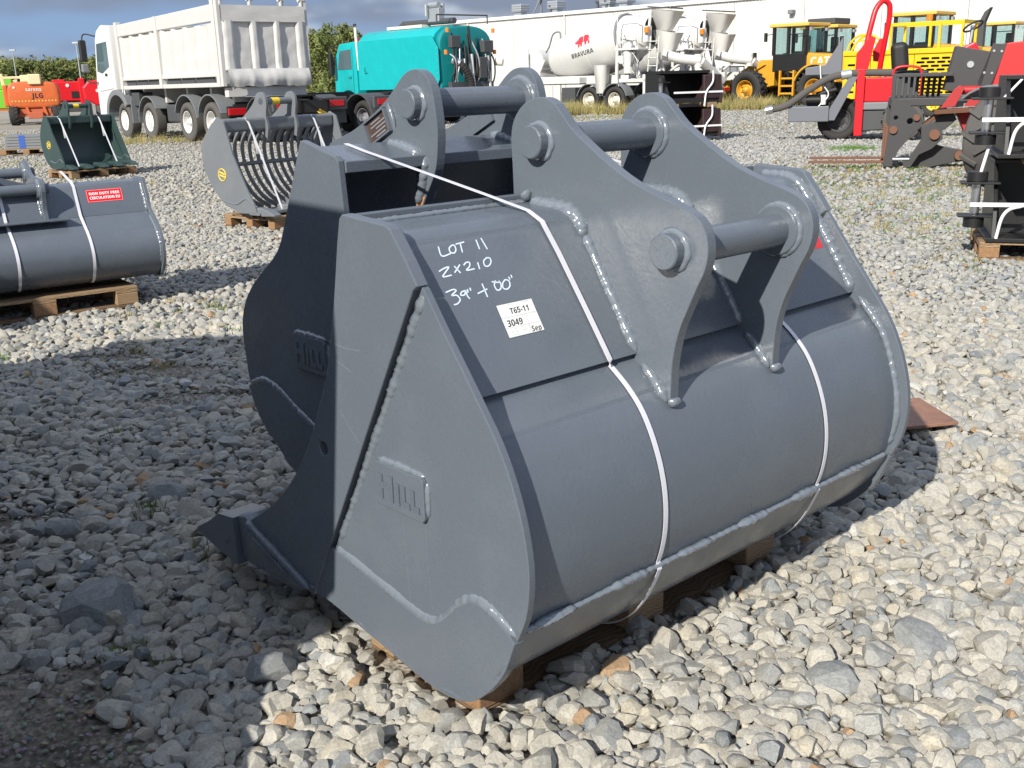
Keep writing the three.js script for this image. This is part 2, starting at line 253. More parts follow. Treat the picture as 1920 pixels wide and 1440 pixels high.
{
  const B = thing('excavator_bucket', 'wide grey digging bucket with chalk writing LOT 11 and white label, nearest the camera', 'bucket', LOT.p, LOT.turn);
  const W = 1.515, EL = 0.54, ER = 0.945, ET = 0.03;
  for (const side of [0, 1]) {
    const sp = group('side_plate', B), F = g => side ? xf(g, [W, 0, 0], [0, 0, 0], [-1, 1, 1]) : g;
    const flip = g => { g = clean(g); if (side) { const p = g.attributes.position, n = g.attributes.normal, u = g.attributes.uv; for (let i = 0; i < p.count; i += 3) for (const a of [p, n, u]) for (let c = 0; c < a.itemSize; c++) { const q = a.array[(i + 1) * a.itemSize + c]; a.array[(i + 1) * a.itemSize + c] = a.array[(i + 2) * a.itemSize + c]; a.array[(i + 2) * a.itemSize + c] = q; } } return g; };
    mesh('cutter_plate', metreUV(flip(F(plateX(cutterOutline, -0.012, 0.018, 0.003, [circle(-0.459, 0.583, 0.018)])))), M.bucket, sp);
    mesh('hole_back', flip(F(plateX(circle(-0.459, 0.583, 0.022), 0.014, 0.016, 0))), M.bucket, sp);
    const back = [...plateBack, ...wearCurve, [-0.455, 0.326], [-0.052, 1.024]];
    mesh('back_plate', metreUV(flip(F(plateX(back, 0, 0.018, 0.002)))), M.bucket, sp);
    mesh('wear_plate', metreUV(flip(F(plateX([...heelCurve, ...wearCurve.slice(1), [-0.51, 0.315]], -0.008, 0.018, 0.002)))), M.bucket, sp);
    const z = x => F(x);
    mesh('weld_bead', [bead(wearCurve.filter((_, i) => i % 2 === 0).map(p => [0.004, p[1] + 0.004, p[0]]), 0.0125, 2), bead([[0.006, 1.012, -0.046], [0.006, 0.67, -0.243], [0.006, 0.345, -0.432]], 0.0125, 6)].map(g => flip(z(g))), M.weld, sp);
    mesh('edge_weld', [[[-0.502, 0.162], [-0.45, 0.155]], [[-0.38, 0.148], [-0.32, 0.137]], [[-0.24, 0.126], [-0.17, 0.114]], [[-0.06, 0.107], [0.03, 0.116]], [[0.13, 0.20], [0.185, 0.28]]].map(([a, b], i) => flip(F(bead([[-0.001, a[1] + 0.003, a[0]], [-0.002, (a[1] + b[1]) / 2 + 0.004, (a[0] + b[0]) / 2], [-0.001, b[1] + 0.003, b[0]]], 0.008, i)))), M.bucket, sp);
    if (!side) logoPlate(sp, 0, -0.158, 0.557, 1);
  }
  // top plate with rounded fold, slope, overlapping lower shell, heel strip, floor and lip
  const bend = []; for (let i = 0; i <= 6; i++) { const t = i / 6, a = [-0.195, 1.121], m = [-0.152, 1.117], b = [-0.128, 1.083]; bend.push([(1 - t) ** 2 * a[0] + 2 * t * (1 - t) * m[0] + t * t * b[0], (1 - t) ** 2 * a[1] + 2 * t * (1 - t) * m[1] + t * t * b[1]]); }
  mesh('top_plate', metreUV(sheetX([[-0.31, 1.128], ...bend, slopeLow], 0.020, 0.018, W - 0.018, 0.6)), M.bucket, B);
  mesh('shell', metreUV(sheetX(shellLow.map(p => [p[0], p[1]]), 0.016, 0.018, W - 0.018, 0.7)), M.bucket, B);
  mesh('floor_plate', sheetX([[-0.15, 0.131], [-0.5, 0.158], [-0.86, 0.182]], 0.016, 0.018, W - 0.018, 0.7), M.bucket, B);
  mesh('cutting_edge', sheetX([[-0.60, 0.166], [-0.93, 0.19]], 0.03, 0.018, W - 0.018, 0.7), M.bucket, B);
  mesh('lip_bar', [box(0.018, W - 0.018, 1.06, 1.148, -0.335, -0.312, 0.004)], M.bucket, B);
  mesh('weld_bead', bead([[0.03, 1.128, -0.305], [0.28, 1.129, -0.303], [0.53, 1.128, -0.305]], 0.008, 11), M.weld, B);
  mesh('heel_strip', metreUV(sheetX([[0.200, 0.332], [0.168, 0.272], [0.132, 0.222]], 0.016, 0.018, W - 0.018, 0.5)), M.bucketLight, B);
  mesh('heel_underplate', metreUV(sheetX([[0.125, 0.225], [0.075, 0.168], [0.0, 0.132]], 0.014, 0.018, W - 0.018, 0.7)), M.bucket, B);
  const hw = []; for (let x = 0.05; x < W - 0.1; x += 0.235) hw.push(bead([[x, 0.338, 0.198], [x + 0.06, 0.339, 0.199], [x + 0.13, 0.337, 0.198]], 0.011, x * 9)); 
  mesh('weld_bead', [...hw, bead([[0.02, 0.336, 0.195], [0.75, 0.337, 0.195], [W - 0.02, 0.336, 0.195]], 0.007, 14)], M.weld, B);
  // seam below the top plate
  mesh('weld_bead', bead([[0.03, 0.783, 0.040], [0.3, 0.784, 0.040], [0.53, 0.783, 0.040]], 0.004, 15), M.bucket, B);
  for (const x of [EL, ER]) {
    const ear = group('ear_plate', B);
    mesh('plate', metreUV(plateX(earOutline, x, x + ET, 0.002)), M.bucket, ear);
    const run = xx => [bead([[xx, 1.127, -0.30], [xx, 1.124, -0.22], [xx, 1.119, -0.17], [xx, 1.094, -0.136], [xx, 1.055, -0.112]], 0.0175, xx * 31), bead([[xx, 1.121, -0.30], [xx, 1.120, -0.22], [xx, 1.114, -0.172], [xx, 1.09, -0.14], [xx, 1.05, -0.115]], 0.021, xx * 41), bead([[xx, 1.066, -0.118], [xx, 0.926, -0.028], [xx, 0.802, 0.050]], 0.0135, xx * 17), bead([[xx, 0.780, 0.066], [xx, 0.740, 0.109], [xx, 0.700, 0.143]], 0.012, xx * 13)];
    mesh('weld_bead', [...run(x), ...run(x + ET), bead([[x - 0.004, 0.704, 0.148], [x + 0.015, 0.699, 0.154], [x + ET + 0.004, 0.704, 0.148]], 0.011, 3), bead([[x - 0.004, 1.15, -0.318], [x - 0.006, 1.135, -0.30]], 0.016, 5)], M.weld, ear);
  }
  pinSet(B, EL, ER, ET, -0.264, 1.275, 0.040);
  pinSet(B, EL, ER, ET, 0.152, 1.051, 0.040);
  for (const x of [0.0, 0.345, 0.69, 1.04, 1.425]) tooth(B, x, x === 0);
  // welds on the right hand side plate where shell and plate meet
  mesh('weld_bead', [bead([[W - 0.018, 1.125, -0.29], [W - 0.018, 1.117, -0.18], [W - 0.018, 1.094, -0.142], [W - 0.018, 0.995, -0.076], [W - 0.018, 0.80, 0.049]], 0.0185, 21), bead([[W - 0.02, 0.79, 0.07], [W - 0.02, 0.70, 0.15], [W - 0.02, 0.6, 0.19], [W - 0.02, 0.47, 0.214], [W - 0.02, 0.36, 0.197]], 0.012, 22)], M.weld, B);

  // hairline scratches in the paint of the near side plate
  const scr = [[[-0.40, 0.86], [-0.33, 0.853], [-0.27, 0.857]], [[-0.41, 0.83], [-0.36, 0.815], [-0.31, 0.80]], [[-0.37, 0.70], [-0.33, 0.66], [-0.30, 0.635]], [[-0.16, 0.49], [-0.158, 0.38], [-0.152, 0.28]], [[-0.08, 0.49], [-0.076, 0.36], [-0.07, 0.30]], [[-0.065, 0.22], [-0.058, 0.17]]];
  for (const s of scr) { const c = smooth2(s, false, 4), lo = s[0][1] < 0.25 ? -0.0086 : s[0][0] < -0.2 ? -0.0126 : -0.0006; mesh('scratch', ribbon(c.map(p => [lo, p[1], p[0]]), c.map(() => [-1, 0, 0]), 0.0008, 0.0002), std([0.22, 0.25, 0.28], 0.5), B); }
  // chalk writing as raised strokes on the sloping plate
  const strokes = [[[0.108, 0.038], [0.107, 0.06], [0.133, 0.058]], [[0.144, 0.04], [0.134, 0.046], [0.133, 0.055], [0.142, 0.058], [0.15, 0.051], [0.15, 0.041], [0.144, 0.04]], [[0.155, 0.039], [0.18, 0.037]], [[0.168, 0.038], [0.164, 0.06]], [[0.214, 0.036], [0.213, 0.059]], [[0.229, 0.034], [0.234, 0.062]], [[0.084, 0.093], [0.101, 0.088], [0.113, 0.087], [0.098, 0.098], [0.088, 0.106], [0.112, 0.106]], [[0.128, 0.087], [0.137, 0.105]], [[0.144, 0.086], [0.122, 0.102]], [[0.153, 0.089], [0.162, 0.084], [0.171, 0.085], [0.168, 0.093], [0.155, 0.101], [0.178, 0.101]], [[0.193, 0.088], [0.191, 0.104]], [[0.222, 0.081], [0.21, 0.088], [0.209, 0.099], [0.219, 0.1], [0.23, 0.091], [0.23, 0.083], [0.222, 0.081]], [[0.079, 0.141], [0.103, 0.138], [0.107, 0.141], [0.091, 0.15], [0.104, 0.152], [0.108, 0.162], [0.097, 0.17], [0.087, 0.171]], [[0.131, 0.145], [0.119, 0.147], [0.114, 0.153], [0.124, 0.154], [0.131, 0.145], [0.13, 0.157], [0.133, 0.165]], [[0.137, 0.143], [0.135, 0.151]], [[0.145, 0.141], [0.144, 0.148]], [[0.159, 0.157], [0.189, 0.151]], [[0.181, 0.137], [0.181, 0.169]], [[0.22, 0.136], [0.212, 0.146], [0.214, 0.158], [0.224, 0.157], [0.231, 0.146], [0.228, 0.138]], [[0.209, 0.137], [0.226, 0.142]], [[0.247, 0.138], [0.236, 0.146], [0.233, 0.157], [0.243, 0.16], [0.254, 0.153], [0.256, 0.142], [0.247, 0.138]], [[0.26, 0.133], [0.261, 0.14]], [[0.269, 0.13], [0.268, 0.137]]];
  const ink = strokes.map(s => { const c = s.length > 2 ? smooth2(s, false, 5) : s; return ribbon(c.map(p => onSlope(p[0], p[1], 0.0004)), c.map(() => [0, sNor[1], sNor[0]]), 0.0031, 0.0003); });
  mesh('chalk_writing', ink, M.chalk, B);
  // red corner of a sticker showing beside the right hand ear
  const st = [[1.27, 0.185], [1.455, 0.185], [1.455, 0.225], [1.27, 0.225]].map(([x, s]) => onSlope(x, s, 0.0008)), sb = st.map(p => p);
  const sg = new THREE.BufferGeometry(); sg.setAttribute('position', new THREE.Float32BufferAttribute(sb.flat(), 3)); sg.setIndex([0, 2, 1, 0, 3, 2]); 
  mesh('red_sticker', sg, M.red, B);
}
// paper label
{
  const cv = document.createElement('canvas'); cv.width = 840; cv.height = 616; const c = cv.getContext('2d');
  c.fillStyle = '#f4f4f2'; c.fillRect(0, 0, 840, 616); c.strokeStyle = '#444'; c.lineWidth = 3; c.strokeRect(2, 2, 836, 612);
  c.beginPath(); c.moveTo(0, 250); c.lineTo(840, 250); c.moveTo(560, 250); c.lineTo(560, 616); c.moveTo(0, 440); c.lineTo(840, 440); c.stroke();
  c.fillStyle = '#888'; c.font = '24px sans-serif'; c.fillText('Order no.', 250, 40); c.fillText('UK AUCTION', 610, 40); c.fillText('LOT', 470, 282); c.fillText('Row', 745, 282);
  for (const [t, y] of [['Inf', 480], ['Video', 530], ['Pictures', 585]]) { c.fillText(t, 100, y); c.beginPath(); c.arc(225, y - 8, 11, 0, 7); c.stroke(); } for (const [t, y] of [['Photo', 480], ['Inspection', 530]]) { c.fillText(t, 360, y); c.beginPath(); c.arc(530, y - 8, 11, 0, 7); c.stroke(); }
  c.fillStyle = '#151515'; c.save(); c.transform(1, 0, -0.14, 1, 0, 0); c.font = 'bold 150px sans-serif'; c.fillText('T65-11', 270, 205, 510); c.font = 'bold 165px sans-serif'; c.fillText('3049', 130, 420, 390); c.font = 'bold 140px sans-serif'; c.fillText('Sep', 640, 595, 240); c.restore();
  const t = new THREE.CanvasTexture(cv); t.colorSpace = THREE.SRGBColorSpace;
  const g = new THREE.BufferGeometry(); g.setAttribute('position', new THREE.Float32BufferAttribute([[0.1925, 0.269], [0.297, 0.269], [0.297, 0.192], [0.1925, 0.192]].map(([x, s]) => onSlope(x, s, 0.0012)).flat(), 3)); g.setAttribute('uv', new THREE.Float32BufferAttribute([0, 0, 1, 0, 1, 1, 0, 1], 2)); g.setIndex([0, 1, 2, 0, 2, 3]); g.computeVertexNormals();
  const o = mesh('paper_label', g, std([0.78, 0.78, 0.77], 0.6, 0, { map: t })); o.position.set(...LOT.p); o.rotation.y = LOT.turn;
  tag(o, 'white paper label with handwritten T65-11 stuck on the sloping back plate', 'label');
}
// the narrower bucket behind, turned mouth to mouth
{
  const B = thing('excavator_bucket', 'narrower grey bucket nested mouth to mouth behind the wide one, side plate in shadow', 'bucket', LOT.p, LOT.turn);
  const X0 = 0.275, X1 = 1.265, E0 = 0.56, E1 = 0.955, ET = 0.03;
  const backEdge = smooth2([[-0.932, 1.268], [-1.035, 1.069], [-1.086, 0.978], [-1.127, 0.938], [-1.194, 0.894], [-1.266, 0.841], [-1.324, 0.783], [-1.356, 0.724], [-1.366, 0.668], [-1.362, 0.608], [-1.348, 0.507], [-1.317, 0.436], [-1.227, 0.354], [-1.15, 0.300], [-1.07, 0.262], [-0.95, 0.24], [-0.75, 0.235], [-0.52, 0.25]], false, 3);
  const mouth = [[-0.49, 0.28], [-0.53, 0.42], [-0.60, 0.62], [-0.68, 0.85], [-0.735, 1.07], [-0.748, 1.228], [-0.76, 1.24], [-0.918, 1.278]];
  const out = [...backEdge, ...mouth];
  const wear = smooth2([[-1.345, 0.504], [-1.29, 0.525], [-1.248, 0.535], [-1.20, 0.53], [-1.15, 0.515], [-1.052, 0.473], [-0.95, 0.44], [-0.85, 0.43]], false, 3);
  for (const side of [0, 1]) {
    const sp = group('side_plate', B), x = side ? X1 - 0.02 : X0;
    mesh('plate', metreUV(plateX(out, x, x + 0.02, 0.003)), M.bucket, sp);
    if (!side) {
      const low = [...wear, [-0.52, 0.40], [-0.50, 0.27], [-0.75, 0.237], [-0.95, 0.243], [-1.07, 0.265], [-1.15, 0.303], [-1.227, 0.357], [-1.317, 0.44]];
      mesh('wear_plate', plateX(low, x - 0.008, x, 0.002), M.bucket, sp);
      mesh('weld_bead', [bead(wear.filter((_, i) => i % 2 === 0).map(p => [x + 0.003, p[1] + 0.004, p[0]]), 0.012, 2), bead([[x, 0.43, -1.312], [x, 0.385, -1.265], [x, 0.35, -1.222]], 0.008, 4), bead([[x, 0.31, -1.17], [x, 0.285, -1.115], [x, 0.262, -1.06]], 0.008, 5)], M.weld, sp);
      logoPlate(sp, x, -0.955, 0.675, 1);
    }
  }
  const shellR = [[-0.765, 1.222], [-0.92, 1.252], ...smooth2([[-1.03, 1.05], [-1.12, 0.925], [-1.25, 0.83], [-1.315, 0.765], [-1.342, 0.67], [-1.325, 0.52], [-1.29, 0.44], [-1.20, 0.35], [-1.05, 0.275], [-0.9, 0.258], [-0.55, 0.268]], false, 4)];
  mesh('top_plate', metreUV(sheetX([[-0.757, 1.226], [-0.92, 1.258]].reverse(), 0.016, X0 + 0.02, X1 - 0.02)), M.bucket, B);
  mesh('lip_bar', box(X0 + 0.02, X1 - 0.02, 1.196, 1.227, -0.762, -0.742, 0.003), M.bucket, B);
  mesh('shell', metreUV(sheetX(shellR.slice(1), -0.016, X0 + 0.02, X1 - 0.02, 0.6)), M.bucket, B);
  const ear2 = [...smooth2([[-1.235, 1.15], [-1.24, 1.21], [-1.228, 1.241], [-1.206, 1.253], [-1.118, 1.278], [-1.039, 1.309], [-0.967, 1.344], [-0.906, 1.38], [-0.864, 1.413], [-0.837, 1.434], [-0.807, 1.45], [-0.77, 1.455], [-0.742, 1.447], [-0.716, 1.425], [-0.701, 1.394], [-0.691, 1.345], [-0.686, 1.29], [-0.69, 1.241], [-0.70, 1.193], [-0.72, 1.155], [-0.746, 1.117], [-0.775, 1.07]], false, 3), [-0.80, 1.075], [-0.79, 1.19], [-0.92, 1.225], [-1.12, 1.15]];
  for (const x of [E0, E1]) {
    const ear = group('ear_plate', B);
    mesh('plate', metreUV(plateX(ear2, x, x + ET, 0.002)), M.bucket, ear);
    for (const xx of [x, x + ET]) mesh('weld_bead', [bead([[xx, 1.256, -0.915], [xx, 1.25, -0.86], [xx, 1.235, -0.80], [xx, 1.226, -0.765]], 0.018, xx * 7), bead([[xx, 1.225, -0.745], [xx, 1.16, -0.755], [xx, 1.085, -0.787]], 0.0155, xx * 3)], M.weld, ear);
  }
  pinSet(B, E0, E1, ET, -0.776, 1.364, 0.040);
  // maker's plate in a frame on the left ear
  const np = group('serial_plate', B), ang = Math.atan2(1.349 - 1.303, -0.924 + 1.022), cz = -0.957, cy = 1.299;
  const R = (w, h, d, dz, dy, x) => xf(new THREE.BoxGeometry(d, h, w).translate(0, dy, dz), [x, cy, cz], [-ang, 0, 0]);
  mesh('frame', [R(0.118, 0.006, 0.012, 0, 0.034, E0 - 0.006), R(0.118, 0.006, 0.012, 0, -0.034, E0 - 0.006), R(0.006, 0.068, 0.012, 0.056, 0, E0 - 0.006), R(0.006, 0.068, 0.012, -0.056, 0, E0 - 0.006)], M.bucket, np);
  mesh('label_face', R(0.107, 0.06, 0.003, 0, 0, E0 - 0.002), std([0.07, 0.045, 0.04], 0.4), np);
  const lines = []; for (let k = 0; k < 5; k++) lines.push(R(0.05 + 0.03 * (k % 2), 0.0035, 0.001, -0.004 + 0.01 * (k % 3), 0.02 - k * 0.0105, E0 - 0.0042)); mesh('printed_lines', lines, M.galv, np);
  mesh('weld_bead', bead([[E0 - 0.004, 1.368, -0.902], [E0 - 0.004, 1.335, -0.885], [E0 - 0.004, 1.30, -0.872]], 0.006, 3), M.weld, np);
  mesh('rust_patch', plateX([[-0.752, 1.112], [-0.776, 1.074], [-0.797, 1.078], [-0.792, 1.10], [-0.775, 1.108]], E0 - 0.0012, E0 + 0.001, 0), std([0.42, 0.20, 0.07], 0.85), B);
  // stamped block on the right ear
  mesh('stamped_block', xf(new THREE.BoxGeometry(0.012, 0.06, 0.11), [E1 - 0.006, 1.305, -0.955], [-ang, 0, 0]), M.bucket, B);
}
// ---------------------------------------------------------------- wooden pallets
function pallet(label, p, turn, len = 1.2, wid = 0.8, top = true, grp = 'wooden pallets on the gravel') { // length along local x, width along local z
  const P = thing('wooden_pallet', label, 'pallet', p, turn, grp);
  const bl = metreUV(new RoundedBoxGeometry(0.145, 0.078, 0.1, 2, 0.006), 3), rn = metreUV(new RoundedBoxGeometry(len, 0.02, 0.1, 1, 0.003), 1.5), dk = metreUV(new RoundedBoxGeometry(len, 0.02, 0.135, 1, 0.003), 1.5), st = metreUV(new RoundedBoxGeometry(0.145, 0.02, wid, 1, 0.003), 1.5);
  const put = (n, g, m, x, y, z) => { const o = mesh(n, g, m, P); o.position.set(x, y, z); };
  for (const z of [-wid / 2 + 0.05, 0, wid / 2 - 0.05]) { put('runner_board', rn, M.woodDark, 0, 0.012, z); for (const x of [-len / 2 + 0.0725, 0, len / 2 - 0.0725]) put('block', bl, rnd() < 0.75 ? M.chip : M.wood, x, 0.0615, z); }
  for (const x of [-len / 2 + 0.0725, 0, len / 2 - 0.0725]) put('stringer_board', st, M.wood, x, 0.111, 0);
  if (top) for (let k = 0; k < 5; k++) put('deck_board', dk, k % 2 ? M.woodDark : M.wood, 0, 0.1315, -wid / 2 + 0.068 + k * (wid - 0.136) / 4);
  return P;
}
{ const q = lotPoint(0.10 + 0.6, -0.026, -0.265); pallet('chipboard block pallet under the front bucket pair', q, LOT.turn, 1.2, 0.44, true); }
// ---------------------------------------------------------------- packing straps round the pair
function strapAt(name, label, path, w, m, p = LOT.p, turn = LOT.turn) { // path: [x, y, z, ny, nz]
  const c = new THREE.CatmullRomCurve3(path.map(q => new THREE.Vector3(q[0], q[1], q[2])), false, 'catmullrom', 0.0), pts = [], nor = [];
  const flat = []; for (let i = 0; i + 1 < path.length; i++) for (let k = 0; k < 4; k++) { const t = k / 4; flat.push(path[i].map((v, j) => mixn(v, path[i + 1][j], t))); } flat.push(path[path.length - 1]);
  for (const q of flat) { pts.push([q[0], q[1], q[2]]); nor.push([0, q[3], q[4]]); }
  const o = mesh(name, ribbon(pts, nor, w, 0.001), m); o.position.set(...p); o.rotation.y = turn;
  return tag(o, label, 'strap', 'packing straps');
}
function shellPath(x) { return shellLow.filter((p, i) => i > 2 && p[1] < 0.79 && p[0] > 0.0).map((p, i, a) => { const q = a[Math.max(0, i - 1)], r = a[Math.min(a.length - 1, i + 1)], dz = r[0] - q[0], dy = r[1] - q[1], l = Math.hypot(dz, dy); const nz = -dy / l, ny = dz / l; const lift = p[1] < 0.345 ? 0.014 : 0.003; return [x, p[1] + ny * lift, p[0] + nz * lift, ny, nz]; }); }
strapAt('packing_strap', 'pale strap stretched between the two buckets and down over the wide one beside the label',
  [[0.405, 1.262, -0.90, 1, 0.1], [0.403, 1.243, -0.80, 1, 0.25], [0.402, 1.235, -0.75, 0.9, 0.3], [0.41, 1.158, -0.33, 0.95, 0.3], [0.415, 1.128, -0.178, 0.85, 0.5], [0.42, 1.105, -0.136, 0.6, 0.8], [...onSlope(0.43, 0.1, 0.004), sNor[1], sNor[0]], [...onSlope(0.438, 0.25, 0.005), sNor[1], sNor[0]], [...onSlope(0.443, 0.375, 0.006), sNor[1], sNor[0]], ...shellPath(0.452)], 0.0148, M.strap);
strapAt('packing_strap', 'pale strap running down the curved shell right of the ear plates', [[1.06, 1.24, -0.85, 1, 0.2], [1.06, 1.235, -0.75, 0.9, 0.3], [1.065, 1.128, -0.178, 0.85, 0.5], [1.07, 1.105, -0.136, 0.6, 0.8], [...onSlope(1.085, 0.2, 0.004), sNor[1], sNor[0]], [...onSlope(1.10, 0.375, 0.006), sNor[1], sNor[0]], ...shellPath(1.118)], 0.0148, M.strap);
// ---------------------------------------------------------------- ground
const nF = tileNoise(420, 7), nG = tileNoise(90, 17);
const groundTex = dataTex(1024, (u, v) => { const a = n256(u, v) * 0.35 + nF(u, v) * 0.45 + nG(u, v) * 0.2, k = 0.66 + 0.62 * (a - 0.5); const w = n16(u + 0.3, v + 0.7) * 0.05; return [k + w, k * 0.985 + w * 0.6, k * 0.955]; }, true);
// bare earth: patches where the stones have been scraped aside
const soilSpots = [[-1.05, -1.95, 0.38, 0.24], [-0.95, -1.62, 0.5, 0.2], [-2.0, -3.35, 0.55, 0.20], [-1.45, -4.75, 0.42, 0.16], [-1.85, -5.25, 0.45, 0.22], [-2.2, -5.6, 0.4, 0.16], [-1.2, -2.25, 0.25, 0.2], [-0.85, -3.1, 0.14, 0.08]];
function soil(x, z) { let s = 0; for (const [a, b, c, d] of soilSpots) { const q = ((x - a) / c) ** 2 + ((z - b) / d) ** 2; s = Math.max(s, 1.15 - q); } return s + 0.9 * fbm(x * 2.3, 3.3, z * 2.3, 3); }
function weedy(x, z) { return fbm(x * 0.16 + 11, 0.5, z * 0.30 + 4, 3) + 0.42 * Math.exp(-(((x - 5.2) / 2.6) ** 2 + ((z + 15.3) / 3.2) ** 2)) + 0.25 * Math.exp(-(((x - 4) / 2.6) ** 2 + ((z + 11) / 2.4) ** 2)) + (z < -38 && x > 0 ? 0.12 : 0); }
{
  const t = groundTex.clone(); t.needsUpdate = true;
  const N = 160, pos = [], col = [], uv = [], idx = [], ax = [], az = [];
  for (let i = 0; i <= N; i++) { const s = i / N * 2 - 1; ax.push(Math.sign(s) * (28 * Math.abs(s) + 672 * Math.abs(s) ** 5)); az.push(-10 + Math.sign(s) * (30 * Math.abs(s) + 670 * Math.abs(s) ** 5)); }
  for (let j = 0; j <= N; j++) for (let i = 0; i <= N; i++) {
    const x = ax[i], z = az[j]; pos.push(x, 0, z); uv.push(x / 3.3, z / 3.3);
    const w = sstep(0.05, 0.4, weedy(x, z)), e = fbm(x * 0.07, 7.7, z * 0.07, 4), so = sstep(0.35, 0.8, soil(x, z)) * (Math.hypot(x, z) < 9 ? 1 : 0);
    let c = [0.66 + 0.12 * e, 0.645 + 0.12 * e, 0.60 + 0.11 * e]; c = c.map((v, k) => mixn(v, [0.36, 0.31, 0.20][k], w * 0.6)); c = c.map((v, k) => mixn(v, [0.21, 0.185, 0.155][k], so));
    col.push(...c);
    if (i && j) { const a = (j - 1) * (N + 1) + i - 1; idx.push(a, a + N + 1, a + 1, a + 1, a + N + 1, a + N + 2); }
  }
  const g = new THREE.BufferGeometry(); g.setAttribute('position', new THREE.Float32BufferAttribute(pos, 3)); g.setAttribute('color', new THREE.Float32BufferAttribute(col, 3)); g.setAttribute('uv', new THREE.Float32BufferAttribute(uv, 2)); g.setIndex(idx); g.computeVertexNormals();
  const o = mesh('ground', g, std([1, 1, 1], 0.95, 0, { map: t, bumpMap: t, bumpScale: 0.012, vertexColors: true })); tag(o, 'pale grey gravel yard with bare earth patches', null, null, 'structure'); o.position.y = -0.012;
}
// ---------------------------------------------------------------- loose crushed stone
{
  const root = new THREE.Group(); root.name = 'gravel'; root.userData = { kind: 'stuff', label: 'loose crushed stone covering the whole yard' }; scene.add(root);
  const stone = (k) => {
    const g = new THREE.IcosahedronGeometry(1, 1), p = g.attributes.position, cut = [];
    for (let i = 0; i < 7; i++) { const v = new THREE.Vector3(rr(-1, 1), rr(-1, 1), rr(-1, 1)).normalize(); cut.push([v, rr(0.42, 0.82)]); }
    for (let i = 0; i < p.count; i++) { const v = new THREE.Vector3().fromBufferAttribute(p, i); v.multiplyScalar(1 + 0.12 * noise.noise(v.x * 1.7 + k * 5, v.y * 1.7, v.z * 1.7)); for (const [n, d] of cut) { const e = v.dot(n) - d; if (e > 0) v.addScaledVector(n, -e); } p.setXYZ(i, v.x, v.y, v.z); }
    g.computeBoundingBox(); const s = g.boundingBox.getSize(new THREE.Vector3()); g.center(); g.scale(2 / s.x, 2 / s.y, 2 / s.z); return toCreasedNormals(clean(g), 0.42);
  };
  const tSt = dataTex(256, (u, v) => { const k = 0.80 + 0.34 * (n128(u, v) * 0.45 + n32(u, v) * 0.35 + n8(u, v) * 0.2 - 0.5); return [k, k, k * 0.99]; }, true);
  const K = 10, lists = Array.from({ length: K }, () => []);
  const inLot = (x, z) => { const dx = x + 0.14166, dz = z + 2.02544, c = Math.cos(LOT.turn), s = Math.sin(LOT.turn), u = dx * c - dz * s, w = dx * s + dz * c; return u > 0.06 && u < 1.28 && w < -0.03 && w > -0.52; };
  const put = (x, z, s, far) => {
    if (inLot(x, z)) return;
    const so = far ? 0 : soil(x, z); let sc = s;
    if (so > 0.55) { if (rnd() < clamp((so - 0.42) * 1.9, 0, 0.93)) return; sc *= rr(0.45, 1.0); }
    const we = weedy(x, z); if (we > 0.22 && rnd() < (we - 0.22) * 1.4) return;
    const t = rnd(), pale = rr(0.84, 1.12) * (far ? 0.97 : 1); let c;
    if (t < 0.62) c = [0.56, 0.53, 0.465]; else if (t < 0.84) c = [0.47, 0.465, 0.44]; else if (t < 0.91) c = [0.33, 0.345, 0.35]; else if (t < 0.972) c = [0.60, 0.55, 0.45]; else if (t < 0.983) c = [0.52, 0.35, 0.21]; else c = [0.66, 0.645, 0.60];
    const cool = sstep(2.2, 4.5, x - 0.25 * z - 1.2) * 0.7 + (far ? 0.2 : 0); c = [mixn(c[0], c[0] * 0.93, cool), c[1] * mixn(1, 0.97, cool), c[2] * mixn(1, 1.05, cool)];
    lists[Math.floor(rnd() * K)].push([x, z, sc, c.map(v => v * pale)]);
  };
  const ring = (r0, r1, cell, s0, s1, half, far) => { // jittered grid in a fan in front of the camera
    const x1 = r1 * Math.sin(half); for (let z = -r1; z < -r0 * Math.cos(half) + cell; z += cell) for (let x = -x1; x < x1; x += cell) { const X = x + rr(-0.5, 0.5) * cell, Z = z + rr(-0.5, 0.5) * cell, r = Math.hypot(X, Z); if (r < r0 || r >= r1 || Math.abs(Math.atan2(X, -Z)) > half) continue; const q = rnd(); put(X, Z, mixn(s0, s1, q * q), far); }
  };
  ring(1.2, 3.4, 0.030, 0.013, 0.034, 0.75); ring(1.2, 3.4, 0.075, 0.026, 0.046, 0.75);
  ring(3.4, 7, 0.036, 0.015, 0.036, 0.66); ring(3.4, 7, 0.11, 0.028, 0.05, 0.66);
  ring(7, 14, 0.043, 0.013, 0.034, 0.60, true);
  ring(14, 26, 0.085, 0.018, 0.040, 0.58, true);
  ring(26, 46, 0.17, 0.022, 0.045, 0.56, true);
  for (const [x, z, s] of [[-1.18, -2.62, 0.085], [-1.07, -2.6, 0.07], [-0.62, -2.3, 0.06], [1.02, -2.35, 0.08], [0.75, -2.2, 0.06], [-1.5, -3.2, 0.07], [-0.9, -3.05, 0.075], [-1.25, -3.5, 0.07], [1.32, -1.98, 0.07]]) lists[1].push([x, z, s, [0.36, 0.37, 0.37]]);
  for (let i = 0; i < 26000; i++) { const x = rr(-2.8, 0.1), z = rr(-6.2, -1.3), so = soil(x, z); if (so > 0.42 && Math.hypot(x, z) < 6.6) lists[i % K].push([x, z, rr(0.0022, 0.0085), [0.40, 0.375, 0.33].map(v => v * rr(0.75, 1.2))]); }
  const m4 = new THREE.Matrix4(), q = new THREE.Quaternion(), e = new THREE.Euler();
